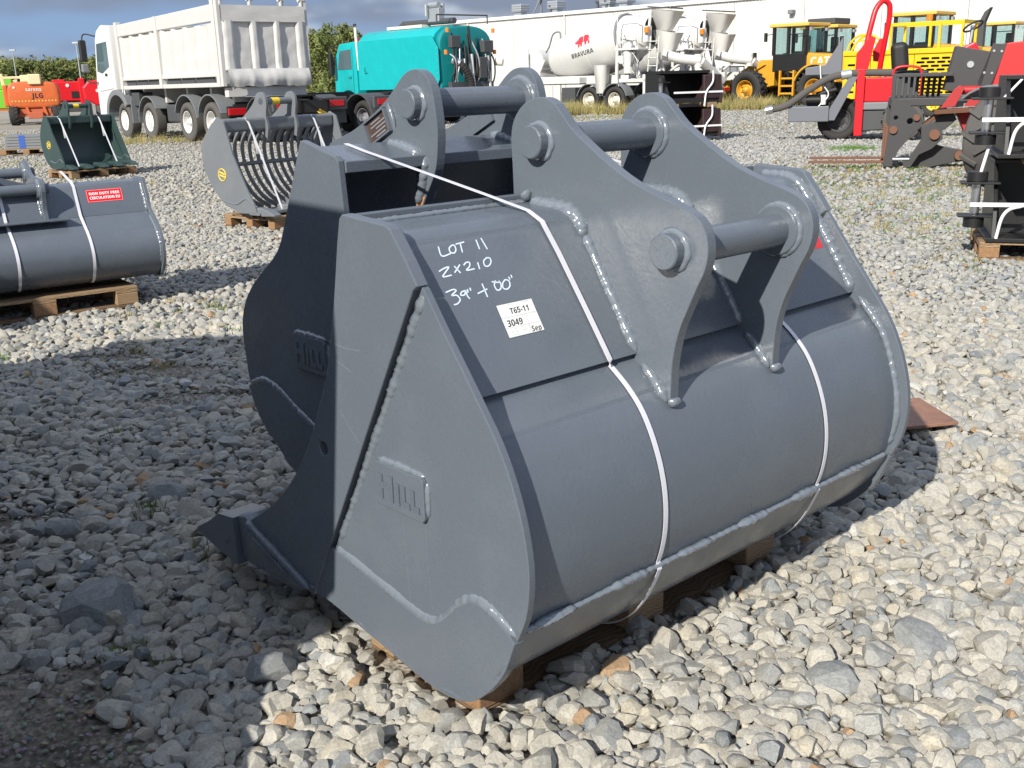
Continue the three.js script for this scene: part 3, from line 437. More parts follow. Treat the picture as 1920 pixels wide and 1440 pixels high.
  lists.forEach((L, k) => {
    const im = new THREE.InstancedMesh(metreUV(stone(k), 0.35), std([1, 1, 1], 0.92, 0, { map: tSt }), L.length); im.name = 'loose_stone'; im.castShadow = im.receiveShadow = true;
    L.forEach(([x, z, s, c], i) => { e.set(rr(-0.45, 0.45), rr(0, 6.28), rr(-0.45, 0.45)); q.setFromEuler(e); const fl = rr(0.42, 0.85); m4.compose(new THREE.Vector3(x, s * fl * rr(0.0, 0.75) - 0.004, z), q, new THREE.Vector3(s * rr(0.85, 1.3), s * fl, s * rr(0.75, 1.05))); im.setMatrixAt(i, m4); im.setColorAt(i, lin(...c)); });
    root.add(im);
  });
}
// ---------------------------------------------------------------- dry grass, weeds
function tuftGeo(n, h, spread, w) { const pos = [], idx = []; for (let i = 0; i < n; i++) { const a = rr(0, 6.28), b = rr(0, spread), x = Math.cos(a) * b, z = Math.sin(a) * b, H = h * rr(0.4, 1), l = rr(0.1, 0.5) * H, d = rr(0, 6.28), px = Math.cos(d) * w, pz = Math.sin(d) * w, o = pos.length / 3; pos.push(x - px, 0, z - pz, x + px, 0, z + pz, x + Math.cos(a) * l * 0.4 - px * 0.7, H * 0.6, z + Math.sin(a) * l * 0.4 - pz * 0.7, x + Math.cos(a) * l * 0.4 + px * 0.7, H * 0.6, z + Math.sin(a) * l * 0.4 + pz * 0.7, x + Math.cos(a) * l, H, z + Math.sin(a) * l); idx.push(o, o + 1, o + 3, o, o + 3, o + 2, o + 2, o + 3, o + 4); } const g = new THREE.BufferGeometry(); g.setAttribute('position', new THREE.Float32BufferAttribute(pos, 3)); g.setIndex(idx); g.computeVertexNormals(); return clean(g); }
function scatter(name, label, geos, pts, cols) {
  const root = new THREE.Group(); root.name = numbered(name); root.userData = { kind: 'stuff', label }; scene.add(root);
  const m4 = new THREE.Matrix4(), q = new THREE.Quaternion(); const per = geos.map(() => []); pts.forEach(p => per[Math.floor(rnd() * geos.length)].push(p));
  geos.forEach((g, k) => { if (!per[k].length) return; const im = new THREE.InstancedMesh(g, std([1, 1, 1], 0.9, 0, { side: THREE.DoubleSide }), per[k].length); im.name = 'tuft'; im.castShadow = im.receiveShadow = true; per[k].forEach(([x, z, s, ci], i) => { q.setFromAxisAngle(new THREE.Vector3(0, 1, 0), rr(0, 6.28)); im.setMatrixAt(i, m4.compose(new THREE.Vector3(x, 0, z), q, new THREE.Vector3(s, s * rr(0.7, 1.2), s))); const c = cols[ci ?? Math.floor(rnd() * cols.length)], v = rr(0.8, 1.2); im.setColorAt(i, lin(c[0] * v, c[1] * v, c[2] * v)); }); root.add(im); });
}
{
  const low = [], tall = [];
  for (let i = 0; i < 60000; i++) { const r = Math.sqrt(rnd()) * 40 + 3, a = rr(-0.55, 0.55), x = r * Math.sin(a), z = -r * Math.cos(a); const w = weedy(x, z); if (w > 0.16 + rnd() * 0.3) low.push([x, z, rr(0.5, 1.15)]); }
  for (const [x, z] of [[-1.05, -2.42], [-0.92, -2.38], [-1.3, -3.35], [-0.98, -3.0], [-0.72, -3.05], [1.2, -1.92], [-1.7, -4.2], [-2.2, -4.9], [-2.6, -4.6], [0.95, -3.9], [-1.6, -6.3], [-1.5, -6.0]]) for (let k = 0; k < 3; k++) low.push([x + rr(-0.03, 0.03), z + rr(-0.03, 0.03), rr(0.5, 0.9), 1]);
  for (let i = 0; i < 110; i++) low.push([6.45 + rr(-0.5, 0.6) * rr(0.3, 1), -19.9 + rr(-0.5, 0.4), rr(0.8, 1.5), 3]);
  scatter('low_weeds', 'sparse dry weeds creeping through the gravel', [tuftGeo(14, 0.055, 0.05, 0.003), tuftGeo(18, 0.07, 0.07, 0.003), tuftGeo(10, 0.05, 0.09, 0.004)], low, [[0.36, 0.29, 0.13], [0.16, 0.20, 0.05], [0.30, 0.25, 0.11], [0.10, 0.20, 0.035]]);
  for (let i = 0; i < 5200; i++) { const t = rnd(), x = mixn(0.5, 24, t), z = -41.5 - 5 * Math.abs(fbm(x * 0.2, 1, 1, 2)) * 3 - rr(0, 3.2) - 0.30 * Math.max(0, x - 6); if (fbm(x * 0.5, 8, z * 0.5, 2) > -0.18) tall.push([x, z, rr(0.5, 1.25)]); }
  for (let i = 0; i < 240; i++) tall.push([-9.4 + rr(-1.5, 2.5), -29.8 + rr(-1.5, 0.7), rr(0.25, 0.5), i % 3 ? 2 : 1]);
  scatter('tall_dry_grass', 'tall dry grass growing along the row of mixers and loaders', [tuftGeo(16, 0.5, 0.12, 0.006), tuftGeo(20, 0.62, 0.18, 0.006), tuftGeo(12, 0.42, 0.15, 0.007)], tall, [[0.42, 0.34, 0.15], [0.17, 0.20, 0.05], [0.33, 0.27, 0.11]]);
}
// ---------------------------------------------------------------- stacked buckets left of the frame that shade the foreground
function shadeStack(profile, label, x0, x1) {
  const o = thing('stacked_buckets', label, 'bucket', LOT.p, LOT.turn);
  for (const x of [x0, x1 - 0.03]) mesh('side_plate', plateX(profile, x, x + 0.03, 0.004), M.bucket, o);
  mesh('shell', plateX(profile.map(([z, y]) => [z * 0.985 - 0.02, y * 0.985 + 0.01]), x0 + 0.03, x1 - 0.03, 0), M.bucket, o);
}
shadeStack([[0.1, 0.02], [0.12, 0.40], [-0.03, 0.50], [-0.17, 0.59], [-0.245, 0.72], [-0.235, 0.82], [-0.105, 0.93], [-0.01, 1.54], [0.0, 2.0], [-1.5, 2.04], [-3.03, 1.77], [-3.6, 1.45], [-3.75, 0.02]], 'stack of grey buckets outside the left edge, shading the gravel', -1.9, -1.1);
shadeStack([[-4.55, 0.02], [-4.65, 1.35], [-4.85, 1.62], [-6.2, 1.75], [-6.3, 0.02]], 'farther stack of grey buckets outside the left edge', -1.9, -1.1);
// ---------------------------------------------------------------- other buckets on pallets
const frameTurn = az => (90 - az) * PI / 180;
const atLocal = (o, turn, x, y, z) => new THREE.Vector3(x, y, z).applyAxisAngle(new THREE.Vector3(0, 1, 0), turn).add(new THREE.Vector3(o[0], 0, o[1])).toArray();
// grey ditching bucket lying with its back to the camera, left
{
  const O = [-2.434, -7.216], T = frameTurn(54), W = 1.85;
  const B = thing('ditching_bucket', 'wide dark grey ditching bucket with red customs sticker, on pallet at left edge', 'bucket', [O[0], 0, O[1]], T);
  const back = smooth2([[-0.10, 0.845], [-0.055, 0.74], [-0.02, 0.64], [0.045, 0.59], [0.11, 0.535], [0.155, 0.475], [0.178, 0.40], [0.165, 0.31], [0.119, 0.235], [0.05, 0.185], [-0.04, 0.165]], false, 4);
  const out = [...back, [-0.62, 0.175], [-0.60, 0.22], [-0.36, 0.50], [-0.30, 0.845]];
  for (const x of [-W, -0.022]) mesh('side_plate', plateX(out, x, x + 0.022, 0.003), M.bucket, B);
  mesh('top_plate', sheetX([[-0.30, 0.828], [-0.135, 0.825], [-0.118, 0.81], [-0.045, 0.62]], 0.012, -W + 0.02, -0.022, 0.5), M.bucket, B);
  const low = smooth2([[-0.06, 0.63], [-0.035, 0.61], [0.03, 0.565], [0.09, 0.515], [0.135, 0.455], [0.155, 0.39], [0.142, 0.31], [0.10, 0.245], [0.04, 0.20], [-0.04, 0.18], [-0.3, 0.178], [-0.6, 0.185]], false, 5);
  mesh('shell', sheetX(low, 0.012, -W + 0.02, -0.022, 0.7), M.bucket, B);
  mesh('weld_bead', [bead([[-0.025, 0.82, -0.13], [-0.025, 0.72, -0.08], [-0.025, 0.62, -0.04]], 0.012, 3), bead([[-0.025, 0.60, -0.01], [-0.025, 0.5, 0.11], [-0.025, 0.39, 0.157], [-0.025, 0.28, 0.125]], 0.009, 4)], M.weld, B);
  // raised lip at the back of the mouth
  mesh('lip_riser', plateZ([[-1.5, 0.80], [-0.62, 0.80], [-0.60, 0.832], [-0.72, 0.838], [-0.9, 0.90], [-1.2, 0.90]], -0.40, -0.385, 0.002), M.bucket, B);
  mesh('stiffener_shelf', box(-1.5, -0.56, 0.617, 0.629, -0.03, 0.06, 0.003), M.bucket, B);
  const ear = smooth2([[-0.46, 0.80], [-0.50, 0.88], [-0.485, 0.955], [-0.43, 0.985], [-0.37, 0.965], [-0.30, 0.915], [-0.20, 0.885], [-0.08, 0.885], [-0.015, 0.865], [0.01, 0.82], [-0.005, 0.76], [-0.02, 0.69], [-0.012, 0.63]], false, 3);
  for (const x of [-0.70, -1.10]) { const e = group('ear_plate', B); mesh('plate', plateX([...ear, [-0.05, 0.62], [-0.14, 0.80]], x, x + 0.028, 0.002), M.bucket, e); mesh('weld_bead', bead([[x - 0.003, 0.825, -0.14], [x - 0.003, 0.72, -0.085], [x - 0.003, 0.635, -0.045]], 0.012, 7), M.weld, e); }
  pinSet(B, -1.10, -0.70, 0.028, -0.42, 0.905, 0.034); pinSet(B, -1.10, -0.70, 0.028, -0.075, 0.82, 0.034);
  // sticker on the sloping plate
  const cv = document.createElement('canvas'); cv.width = 512; cv.height = 220; const c = cv.getContext('2d'); c.fillStyle = '#d8101c'; c.fillRect(0, 0, 512, 220); c.strokeStyle = '#f4d5d5'; c.lineWidth = 4; c.strokeRect(8, 8, 496, 204); c.fillStyle = '#fff'; c.textAlign = 'center'; c.font = 'bold 66px sans-serif'; c.fillText('NON DUTY FREE', 256, 94, 440); c.fillText('CIRCULATION EU', 256, 170, 440);
  const t = new THREE.CanvasTexture(cv); t.colorSpace = THREE.SRGBColorSpace;
  const S = (x, y) => { const k = (0.81 - y) / 0.19; return [x, y + 0.0006, -0.118 + 0.073 * k + 0.0015]; };
  const g = new THREE.BufferGeometry(); g.setAttribute('position', new THREE.Float32BufferAttribute([S(-0.40, 0.705), S(-0.165, 0.705), S(-0.165, 0.785), S(-0.40, 0.785)].flat(), 3)); g.setAttribute('uv', new THREE.Float32BufferAttribute([0, 0, 1, 0, 1, 1, 0, 1], 2)); g.setIndex([0, 1, 2, 0, 2, 3]); g.computeVertexNormals();
  mesh('customs_sticker', g, std([0.95, 0.95, 0.95], 0.5, 0, { map: t }), B);
  const pth = x => [[x, 0.90, -0.40, 1, 0.1], [x, 0.842, -0.16, 1, 0.2], [x, 0.815, -0.115, 0.5, 0.8], [x, 0.63, -0.04, 0.35, 0.93], ...low.filter(p => p[1] < 0.61 && p[0] > 0.02).map((p, i, a) => [x, p[1] + (p[1] < 0.25 ? -0.004 : 0.002), p[0] + 0.006, p[1] < 0.3 ? -0.6 : 0.1, 1])];
  for (const [x, l] of [[-0.47, 'grey strap round the ditching bucket nearer the red sticker'], [-0.93, 'grey strap round the ditching bucket between its ear plates']]) strapAt('packing_strap', l, pth(x), 0.019, M.strap, [O[0], 0, O[1]], T);
  pallet('weathered pallet under the ditching bucket at left', atLocal(O, T, -0.20 - 0.6, 0, -0.30), T, 1.2, 0.8);
}
// buckets that turn their open mouth to the camera
function openBucket(name, label, O, az, W, back, mouth, m, slats) {
  const T = frameTurn(az), B = thing(name, label, 'bucket', [O[0], 0, O[1]], T), bk = smooth2(back, false, 4), top = back[0], lipz = mouth[mouth.length - 1][0];
  const out = [...bk, [lipz + 0.02, 0.185], ...mouth.slice().reverse()];
  for (const x of [0, W - 0.022]) { const s = group('side_plate', B); mesh('plate', metreUV(plateX(out, x, x + 0.022, 0.003)), m, s); mesh('weld_line', bead([[x - 0.001, 0.30, back[5][0] - 0.02], [x - 0.002, 0.27, back[5][0] + 0.18], [x - 0.001, 0.33, lipz - 0.12], [x - 0.001, 0.28, lipz - 0.02]], 0.007, 3), M.weld, s); }
  const shellIn = bk.filter((p, i) => i > 2).map(p => [p[0] * 0.965 + 0.012, p[1] + 0.012]);
  if (!slats) mesh('shell', sheetX([...shellIn, [lipz, 0.19]], -0.014, 0.022, W - 0.022, 0.8), m, B);
  else {
    const n = 15; for (let i = 0; i < n; i++) { const x = 0.022 + (i + 0.7) * (W - 0.044) / (n + 0.4); mesh('sieve_bar', sheetX(shellIn, -0.045, x - 0.008, x + 0.008, 0.8), m, B); }
    mesh('cross_tube', rod([0.02, shellIn[12][1], shellIn[12][0] + 0.05], [W - 0.02, shellIn[12][1], shellIn[12][0] + 0.05], 0.022), m, B);
    mesh('floor_plate', sheetX([[lipz - 0.22, 0.195], [lipz + 0.02, 0.19]], 0.02, 0.022, W - 0.022), m, B);
  }
  const tz = top[0] + 0.02, ty = top[1] - 0.075;
  mesh('top_beam', [box(0.022, W - 0.022, ty - 0.085, ty + 0.05, tz - 0.10, tz + 0.045, 0.03)], m, B);
  for (const x of [W * 0.5 - 0.215, W * 0.5 + 0.185]) { const e = group('ear_plate', B); mesh('plate', plateX([...smooth2([[tz - 0.46, ty - 0.02], [tz - 0.30, ty + 0.06], [tz - 0.12, ty + 0.20], [tz - 0.06, ty + 0.285], [tz + 0.01, ty + 0.305], [tz + 0.07, ty + 0.265], [tz + 0.085, ty + 0.18], [tz + 0.065, ty + 0.05], [tz + 0.085, ty - 0.06], [tz + 0.06, ty - 0.17]], false, 3), [tz + 0.02, ty - 0.15], [tz - 0.05, ty], [tz - 0.3, ty - 0.1]], x, x + 0.03, 0.002), m, e); }
  const pin = group('pin', B); mesh('shaft', rod([W * 0.5 - 0.215, ty + 0.21, tz], [W * 0.5 + 0.2, ty + 0.21, tz], 0.036, 0.036, 24), m, pin); mesh('yellow_tag', rod([W * 0.5 - 0.08, ty + 0.21, tz], [W * 0.5 + 0.02, ty + 0.21, tz], 0.0368, 0.0368, 24), std([0.75, 0.55, 0.03], 0.5), pin);
  mesh('cutting_edge', box(0.0, W, 0.168, 0.198, lipz - 0.10, lipz + 0.06, 0.004), m, B);
  for (let i = 0; i < 5; i++) { const x = 0.06 + i * (W - 0.12) / 4, t = group('tooth', B); mesh('adapter', box(x - 0.045, x + 0.045, 0.165, 0.245, lipz - 0.12, lipz + 0.10, 0.02), m, t); mesh('tooth_tip', xf(plateX([[0, 0.07], [0.09, 0.06], [0.20, 0.012], [0.20, 0], [0, -0.01]], -0.05, 0.05, 0.008), [x, 0.17, lipz + 0.07]), m, t); }
  const em = group('round_emblem', B), ec = [(back[2][0] + mouth[2][0]) / 2 - 0.03, 0.56];
  mesh('ring', new THREE.TorusGeometry(0.06, 0.006, 8, 28).rotateY(PI / 2).translate(-0.002, ec[1], ec[0]), std([0.70, 0.50, 0.05], 0.5), em);
  mesh('bars', [xf(box(-0.003, 0, -0.008, 0.008, -0.05, 0.045), [0, ec[1] + 0.018, ec[0]], [0.25, 0, 0]), xf(box(-0.003, 0, -0.008, 0.008, -0.045, 0.05), [0, ec[1] - 0.012, ec[0]], [0.25, 0, 0])], std([0.70, 0.50, 0.05], 0.5), em);
  return { B, T, top: [tz, ty], lipz, O };
}
function openStrap(r, x, label) {
  const { T, top, lipz, O } = r; strapAt('packing_strap', label, [[x, top[1] - 0.05, top[0] - 0.14, 0.4, -1], [x, top[1] + 0.052, top[0] - 0.09, 1, 0], [x, top[1] + 0.052, top[0] + 0.03, 1, 0.2], [x + 0.02, top[1], top[0] + 0.055, 0.3, 1], [x + 0.05, 0.205, lipz - 0.03, 0.3, 1], [x + 0.05, 0.16, lipz + 0.005, 0.2, 1]], 0.024, M.strapWhite, [O[0], 0, O[1]], T);
  const tail = mesh('strap_tail', ribbon([[x + 0.035, top[1] - 0.12, top[0] + 0.10], [x + 0.02, top[1] - 0.25, top[0] + 0.15], [x + 0.025, top[1] - 0.31, top[0] + 0.15]], [[0, 0.3, 1], [0, 0.3, 1], [0, 0.3, 1]], 0.03, 0.002), M.strapWhite); tail.position.set(O[0], 0, O[1]); tail.rotation.y = T; tag(tail, 'loose tail of the ' + label.replace(' down the open side', '').replace(' across the', ' on the'), 'strap');
}
const skel = openBucket('skeleton_bucket', 'grey slotted skeleton bucket with round yellow emblem, behind the left side of the bucket pair', [-2.743, -10.762], 38, 1.56, [[-0.228, 1.137], [-0.402, 1.001], [-0.52, 0.852], [-0.523, 0.665], [-0.435, 0.46], [-0.224, 0.262], [0.0, 0.178]], [[-0.13, 1.09], [-0.026, 0.75], [0.13, 0.445], [0.25, 0.255]], M.bucketLight, true);
openStrap(skel, 0.32, 'white strap down the open side of the skeleton bucket, left one'); openStrap(skel, 1.22, 'white strap down the open side of the skeleton bucket, right one');
pallet('pallet under the slotted skeleton bucket', atLocal(skel.O, skel.T, 0.72, 0, -0.02), skel.T, 1.2, 0.8);
const grn = openBucket('toothed_bucket', 'dark green toothed bucket with white straps, on pallet before the tipper truck', [-7.642, -18.051], 41, 1.22, [[-0.19, 1.05], [-0.369, 0.809], [-0.414, 0.666], [-0.392, 0.462], [-0.3, 0.279], [-0.143, 0.171], [0.02, 0.165]], [[-0.091, 1.026], [0.032, 0.752], [0.2, 0.475], [0.304, 0.26]], M.bucketGreen, false);
openStrap(grn, 0.22, 'white strap across the dark green bucket, left one'); openStrap(grn, 0.93, 'white strap across the dark green bucket, right one');
pallet('pallet under the dark green toothed bucket', atLocal(grn.O, grn.T, 0.62, 0, 0.06), grn.T, 1.2, 0.8);
// bundle of dark plates on a pallet further back
{
  const p = [-11.5, 0, -25.9], o = thing('plate_bundle', 'bundle of dark steel plates with blue marking on far left pallet', 'steel plates', [p[0], 0.145, p[2]], 0.12);
  for (let k = 0; k < 5; k++) mesh('plate', box(-0.5 + 0.01 * k, 0.5, k * 0.066, k * 0.066 + 0.058, -0.3, 0.3, 0.004), M.midGrey, o);
  mesh('blue_marking', box(-0.16, -0.02, 0.01, 0.31, 0.3, 0.305), std([0.02, 0.08, 0.35], 0.6), o);
  mesh('strap', box(0.36, 0.40, 0, 0.325, 0.3, 0.306), M.strapWhite, o); mesh('yellow_tag', box(0.355, 0.405, 0.1, 0.22, 0.306, 0.309), std([0.75, 0.6, 0.04], 0.6), o);
  pallet('rough pallet under the bundle of steel plates at far left', [p[0], 0, p[2]], 0.12, 1.2, 0.8);
}
for (const [x, z, a, l] of [[-5.6, -21.6, 0.3, 0.55], [-5.2, -21.2, 1.4, 0.3], [-4.35, -20.4, 0.2, 0.22]]) { const q = []; for (let k = 0; k <= 6; k++) q.push([(k / 6 - 0.5) * l, 0.035 + 0.012 * Math.sin(k * 1.3), 0.04 * Math.sin(k * 0.9)]); const o = mesh('strap_scrap', ribbon(q, q.map(() => [0, 1, 0.1]), 0.05, 0.002), M.strapWhite); o.position.set(x, 0, z); o.rotation.y = a; tag(o, `${l > 0.5 ? 'longest' : l > 0.25 ? 'curled middle' : 'smallest'} scrap of white strap lying on gravel beyond the green bucket`, 'strap', 'scraps of strap on the gravel'); }
// thin brown board lying beyond the right end of the pair
{ const o = mesh('brown_board', metreUV(new RoundedBoxGeometry(0.62, 0.014, 0.32, 1, 0.003), 1.2), std([0.33, 0.17, 0.11], 0.6, 0, { map: texScuff })); o.position.set(1.46, 0.045, -4.07); o.rotation.set(0.02, 0.12, 0.03); tag(o, 'thin reddish brown board lying on the gravel beyond the right end of the buckets', 'board'); }
// black attachments stacked at the right edge
{
  const p0 = [4.24, -8.12], T = -0.33;
  pallet('light new pallet under the stacked black attachments at right edge', [p0[0] + 0.05, 0, p0[1] + 0.05], T, 1.2, 0.8);
  for (const [y, l, n] of [[0.144, 'black steel attachment with silver rods, lower of the stack at right edge', 0], [0.765, 'black steel attachment with silver rods, upper of the stack at right edge', 1]]) {
    const o = thing('black_attachment', l, 'attachment', [p0[0] + 0.03 * n, y, p0[1]], T, 'stacked black attachments');
    mesh('base_plate', box(-0.50, 0.9, 0, 0.03, -0.45, 0.45, 0.004), M.blackPaint, o);
    mesh('side_wall', plateX([[-0.42, 0.03], [0.42, 0.03], [0.36, 0.28], [0.12, 0.56], [-0.42, 0.56]], -0.46, -0.43, 0.003), M.blackPaint, o);
    mesh('back_wall', box(-0.43, 0.9, 0.03, 0.56, -0.42, -0.39, 0.004), M.blackPaint, o);
    mesh('top_plate', box(-0.46, 0.9, 0.56, 0.59, -0.42, 0.14, 0.004), M.blackPaint, o);
    mesh('gusset', plateZ([[-0.43, 0.03], [-0.18, 0.03], [-0.43, 0.40]], 0.10, 0.12, 0.002), M.blackPaint, o);
    for (const yy of [0.17, 0.42]) mesh('lug_plate', box(-0.70, -0.42, yy, yy + 0.016, 0.16, 0.34, 0.004), M.blackPaint, o);
    const r = group('rod', o); mesh('bar', rod([-0.58, 0.10, 0.25], [-0.58, 0.50, 0.25], 0.034, 0.034, 24), M.steel, r); for (const yy of [0.09, 0.44]) mesh('collar', rod([-0.58, yy, 0.25], [-0.58, yy + 0.07, 0.25], 0.075, 0.075, 24), M.blackPaint, r);
    if (n === 0) mesh('guide_rod', rod([-0.56, 0.50, 0.25], [-0.52, 0.70, 0.25], 0.012), M.strapWhite, o); else mesh('lifting_wire', poly([[-0.48, 0.42, 0.2], [-0.30, 0.62, 0.1], [0.3, 0.63, 0.1]], 0.009), M.strapWhite, o);
    const s = thing('packing_strap', l.replace('black steel attachment with silver rods,', 'white strap with hanging tails round the'), 'strap', [p0[0] + 0.03 * n, y, p0[1]], T);
    mesh('band', box(-0.63, 0.9, 0.265, 0.295, 0.43, 0.434), M.strapWhite, s); mesh('buckle', box(-0.26, -0.21, 0.262, 0.298, 0.434, 0.446, 0.003), M.blackPaint, s);
    for (const [x, h] of [[-0.40, 0.24], [-0.12, 0.17]]) mesh('loose_tail', pipe([[x + 0.12, 0.27, 0.44], [x + 0.04, 0.25, 0.47], [x, 0.20, 0.47], [x - 0.03, 0.27 - h, 0.45]], 0.013, 20, 6), M.strapWhite, s);
  }
  const b = tag(mesh('wood_block', metreUV(new RoundedBoxGeometry(0.32, 0.03, 0.14, 1, 0.004), 3), M.wood), 'pale timber block wedged between the stacked black attachments', 'timber'); b.position.set(p0[0] - 0.22, 0.735, p0[1] + 0.25); b.rotation.y = T;
}
// ---------------------------------------------------------------- wheels
const wheelCache = new Map();
function wheel(parent, r, w, x, y, z, o = {}) { // axis along z; the outer face looks to o.side (-1 left, +1 right)
  const { rim = 0.58, m = M.rim, side = -1, lug = 0, tyre = M.rubber, dish = 0.10 } = o, key = [r, w, rim, lug, dish].join();
  if (!wheelCache.has(key)) {
    const R = r * rim, t = [[R, -w / 2], [r * 0.86, -w / 2], [r * 0.965, -w * 0.44], [r, -w * 0.34], [r, w * 0.34], [r * 0.965, w * 0.44], [r * 0.86, w / 2], [R, w / 2], [R, -w / 2]];
    const ty = [xf(new THREE.LatheGeometry(t.map(p => new THREE.Vector2(...p)), 40), [0, 0, 0], [PI / 2, 0, 0])];
    if (lug) for (let i = 0; i < lug; i++) for (const s of [-1, 1]) ty.push(xf(new THREE.BoxGeometry(r * 0.07, r * 0.10, w * 0.52), [0, 0, 0], [0, 0.5 * s, 0]).translate(0, r * 1.01, s * w * 0.22).applyMatrix4(new THREE.Matrix4().makeRotationZ((i + (s > 0 ? 0.5 : 0)) / lug * 2 * PI)));
    const f = w / 2 - 0.01, rp = [[R, f], [R * 0.95, f + 0.005], [R * 0.90, f - 0.01], [R * 0.84, f - w * dish * 2.2], [R * 0.55, f - w * dish * 2.6], [R * 0.45, f - w * dish], [R * 0.26, f - w * dish * 0.6], [R * 0.24, f], [0.001, f + 0.005]];
    const rg = [xf(new THREE.LatheGeometry(rp.map(p => new THREE.Vector2(...p)), 32), [0, 0, 0], [PI / 2, 0, 0])];
    for (let i = 0; i < 10; i++) { const a = i / 10 * 2 * PI, q = R * 0.36; rg.push(rod([Math.cos(a) * q, Math.sin(a) * q, f - w * dish], [Math.cos(a) * q, Math.sin(a) * q, f - w * dish + 0.025], R * 0.035, R * 0.035, 6)); }
    const hole = []; for (let i = 0; i < 8; i++) { const a = (i + 0.5) / 8 * 2 * PI, q = R * 0.70; hole.push(rod([Math.cos(a) * q, Math.sin(a) * q, f - w * dish * 2.5], [Math.cos(a) * q, Math.sin(a) * q, f - w * dish * 2.22], R * 0.075, R * 0.075, 10)); }
    wheelCache.set(key, [merge(ty), merge(rg), merge(hole)]);
  }
  const [a, b, h] = wheelCache.get(key), g = group('wheel', parent); g.position.set(x, y, z); if (side < 0) g.rotation.y = PI;
  mesh('tyre', a, tyre, g); mesh('rim', b, m, g); mesh('rim_holes', h, M.black, g); return g;
}
const arc = (cx, cy, r, a0, a1, n = 10) => Array.from({ length: n + 1 }, (_, i) => { const a = (a0 + (a1 - a0) * i / n) * PI / 180; return [cx + r * Math.cos(a), cy + r * Math.sin(a)]; });
function mudguard(parent, cx, cy, r, z0, z1, a0 = 15, a1 = 165, m = M.midGrey) { const o = arc(cx, cy, r, a0, a1, 14), i = arc(cx, cy, r - 0.035, a0, a1, 14).reverse(); return mesh('mudguard', plateZ([...o, ...i], z0, z1, 0.006), m, parent); }
